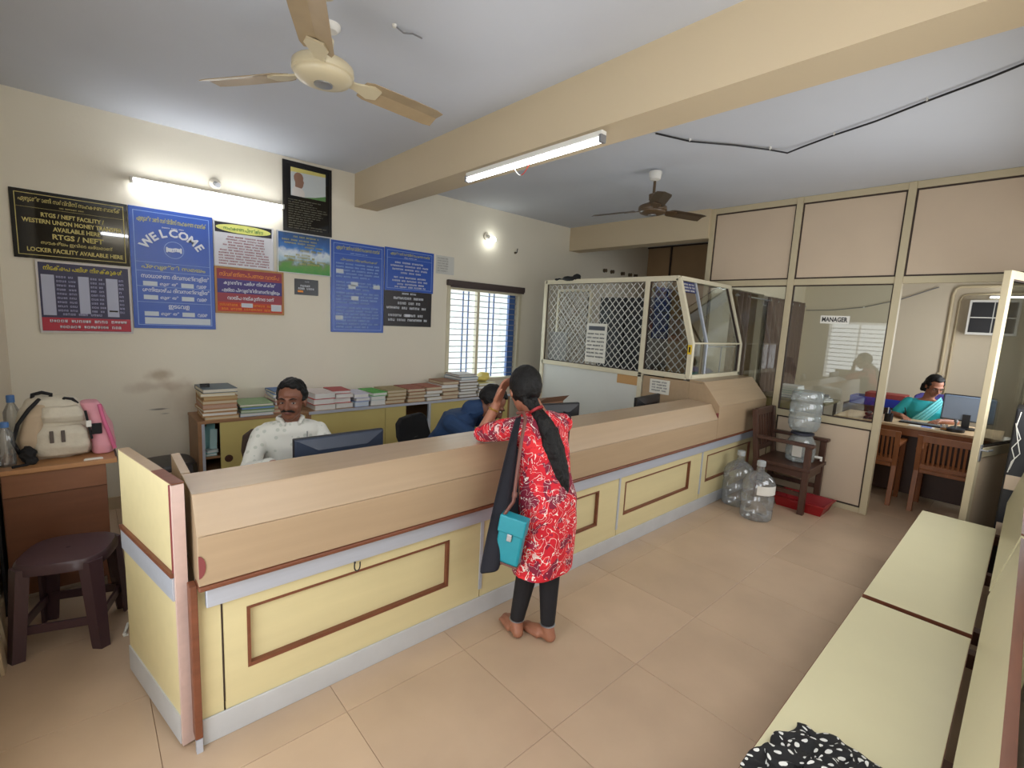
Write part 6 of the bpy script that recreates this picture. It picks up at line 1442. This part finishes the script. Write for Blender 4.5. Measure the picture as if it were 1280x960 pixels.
mb.chain([RS, RE, RW], (.05, .042, .028)); mb.chain([LS, LE, LW], (.05, .042, .028)); hand(mb, RW, (.9, -.2, -.05), (0, 0, -1), 1, .4); hand(mb, LW, (.1, -.95, -.05), (0, 0, -1), -1, .4)
for s_ in (1, -1):
    hp = hipc + rt * .09 * s_; kn = hp + fw * .36; an = kn + Vector((-.02, .03, -.42)); mb.chain([hp, kn, an], (.08, .055, .04)); foot(mb, (an.x, an.y, 0), fw)
remeshed('body', mb, SK1, t, .005, 3); face(t, HM, 1.08, 'm', (104, 58, 52))
hair_cap(t, HM, 1.08, lambda d: (d.y > .42 and d.z < .58) or (abs(d.x) > .6 and d.z < -.4 and d.y > -.2) or d.z < -.65, (.084, .104, .098), amp=.006)
T = HM @ Matrix.Scale(1.08, 4); mb = MB()
mb.chain([T @ Vector(p) for p in ((-.058, .02, -.045), (-.046, .05, -.08), (-.02, .072, -.098), (0, .078, -.102), (.02, .072, -.098), (.046, .05, -.08), (.058, .02, -.045))], (.012, .018, .02, .021, .02, .018, .012), 10); mb.chain([T @ Vector(p) for p in ((-.034, .076, -.06), (0, .092, -.044), (.034, .076, -.06))], (.008, .008, .008), 8)
remeshed('beard', mb, M_HAIR, t, .004, 2, noise_amp=.003, noise_scale=60)
M_NAVY = mat('navy_shirt', (24, 54, 92), .8, var=.08, vscale=20)
mb = MB(); mb.loft([oval(nb + Vector((0, 0, -.005)), .066, .064, rt), oval(sc + Vector((0, .0, .05)), .165, .10, rt), oval(sc + Vector((0, 0, -.01)), .20, .125, rt), oval(sc + Vector((-.02, .03, -.09)), .20, .14, rt), oval((2.04, 2.98, .66), .185, .14, rt), oval(hipc, .18, .135, rt)])
mb.chain([RS, RE], (.064, .055)); mb.chain([RE, RE.lerp(RW, .8)], (.055, .042)); mb.chain([LS, LE], (.064, .055)); mb.chain([LE, LE.lerp(LW, .8)], (.055, .042)); mb.chain([nb, nb.lerp(hc, .42)], (.078, .066)); remeshed('shirt', mb, M_NAVY, t, .006, 3, noise_amp=.007, noise_scale=13)
mb = MB()
for i in range(19):
    a = math.radians(30) + math.radians(300) * i / 18; dv = fw * math.cos(a) + rt * math.sin(a); ring.append(dv)
mb.tube([nb + Vector((0, 0, -.012)) + (fw * math.cos(math.radians(30 + 300 * i / 18)) + rt * math.sin(math.radians(30 + 300 * i / 18))) * .064 for i in range(19)], .013, 8); mb.build('collar', M_NAVY, t, smooth=True)
mb = MB()
for s_ in (1, -1): kn = hipc + rt * .09 * s_ + fw * .36; mb.chain([hipc + rt * .09 * s_, kn, kn + Vector((-.02, .03, -.36))], (.095, .07, .055))
remeshed('trousers', mb, MATS['trousers_dark'], t, .008, 2)

# ---- manager in turquoise sari
t = thing('person', 'woman in turquoise sari and glasses writing at the office desk', 'person', (7.08, .74, 0))
hc = Vector((6.985, .715, 1.145)); HM = frame(hc, (-.72, -.52, -.42))
fw = Vector((-.97, -.22, 0)).normalized(); rt = fw.cross(Vector((0, 0, 1))).normalized(); nb = Vector((7.03, .755, 1.0)); sc = Vector((7.06, .765, .93)); hipc = Vector((7.14, .78, .52))
RS, LS = sc + rt * .155, sc - rt * .155
RE, LE = Vector((6.99, 1.03, .77)), Vector((6.97, .50, .78)); RW, LW = Vector((6.82, .93, .79)), Vector((6.80, .62, .79))
mb = MB(); add_head(mb, HM, .95, nb, True)
mb.loft([oval(nb, .056, .052, rt), oval(sc + Vector((0, 0, .03)), .14, .075, rt), oval(sc + Vector((0, 0, -.07)), .15, .105, rt), oval((7.11, .775, .68), .14, .11, rt), oval(hipc, .17, .13, rt), oval(hipc + Vector((0, 0, -.05)), .15, .12, rt)])
mb.chain([RS, RE, RW], (.047, .04, .025)); mb.chain([LS, LE, LW], (.047, .04, .025)); hand(mb, RW, (-.8, -.5, -.1), (0, 0, -1), 1, .5, .9); hand(mb, LW, (-.9, .2, -.05), (0, 0, -1), -1, .3, .9)
for s_ in (1, -1):
    hp = hipc + rt * .09 * s_; kn = hp + fw * .38; an = kn + Vector((.03, 0, -.44)); mb.chain([hp, kn, an], (.08, .055, .04)); foot(mb, (an.x, an.y, 0), fw)
remeshed('body', mb, SK2, t, .006, 3); face(t, HM, .95, 'f', (140, 70, 66))
hair_cap(t, HM, .95, lambda d: (d.y > .46 and d.z < .60 and abs(d.x) < .85) or d.z < -.8, (.086, .108, .102), amp=.005)
mb = MB(); mb.chain([HM @ Vector(p) for p in ((0, -.10, -.03), (.0, -.115, -.08), (.0, -.11, -.12))], (.05, .048, .02)); mb.chain([HM @ Vector(p) for p in ((-.06, -.05, -.02), (-.065, -.06, -.08))], (.035, .02)); mb.chain([HM @ Vector(p) for p in ((.06, -.05, -.02), (.065, -.06, -.08))], (.035, .02)); remeshed('hair_knot', mb, M_HAIR, t, .006, 2, noise_amp=.005, noise_scale=40)
g = None
for s_ in (-1, 1):
    T = HM @ Matrix.Scale(.95, 4); mb = MB(); mb.tube([T @ Vector((s_ * .031 + .021 * math.cos(a), .098, .0 + .017 * math.sin(a))) for a in [2 * PI * k / 16 for k in range(17)]], .0018, 6)
    mb.tube([T @ Vector(p) for p in ((s_ * .052, .097, .004), (s_ * .078, .05, .004), (s_ * .08, 0, .004))], .0016, 6); mb.build('spectacles', mat('spectacle_frame', (90, 80, 70), .3, metal=.5), t)
M_SARI = mat('turquoise_sari', (44, 178, 186), .6, var=.08, vscale=18); M_SARI2 = mat('pale_turquoise_drape', (120, 206, 210), .55, var=.10, vscale=24)
mb = MB(); mb.loft([oval(sc + Vector((0, 0, .052)), .12, .075, rt), oval(sc + Vector((0, 0, .02)), .165, .095, rt), oval(sc + Vector((0, 0, -.08)), .172, .122, rt), oval((7.11, .775, .68), .165, .13, rt), oval(hipc, .20, .15, rt), oval(hipc + Vector((0, 0, -.06)), .19, .14, rt)])
mb.chain([RS, RS.lerp(RE, .72)], (.062, .054)); mb.chain([LS, LS.lerp(LE, .72)], (.062, .054))
for s_ in (1, -1): kn = hipc + rt * .09 * s_ + fw * .38; mb.chain([hipc + rt * .09 * s_, kn, kn + Vector((.03, 0, -.38))], (.11, .09, .08))
remeshed('sari', mb, M_SARI, t, .007, 3, noise_amp=.006, noise_scale=14)
rows = []
for f_ in [i / 10 for i in range(11)]:
    c = (sc - rt * .12 + Vector((0, 0, .062))).lerp(sc + rt * .13 + Vector((0, 0, -.26)), f_) + fw * (.085 + .062 * math.sin(f_ * PI * .85)); wv = (rt * .35 + Vector((0, 0, .9))).normalized() * (.10 + .03 * f_); rows.append([c + wv * (u - .5) + fw * .010 * math.sin(u * 22) for u in [k / 16 for k in range(17)]])
cloth_strip('drape', rows, M_SARI2, t)
MB().cyl((6.76, .88, .80), (6.70, .90, .90), .004, n=8).build('pen', M_BLACK, t)
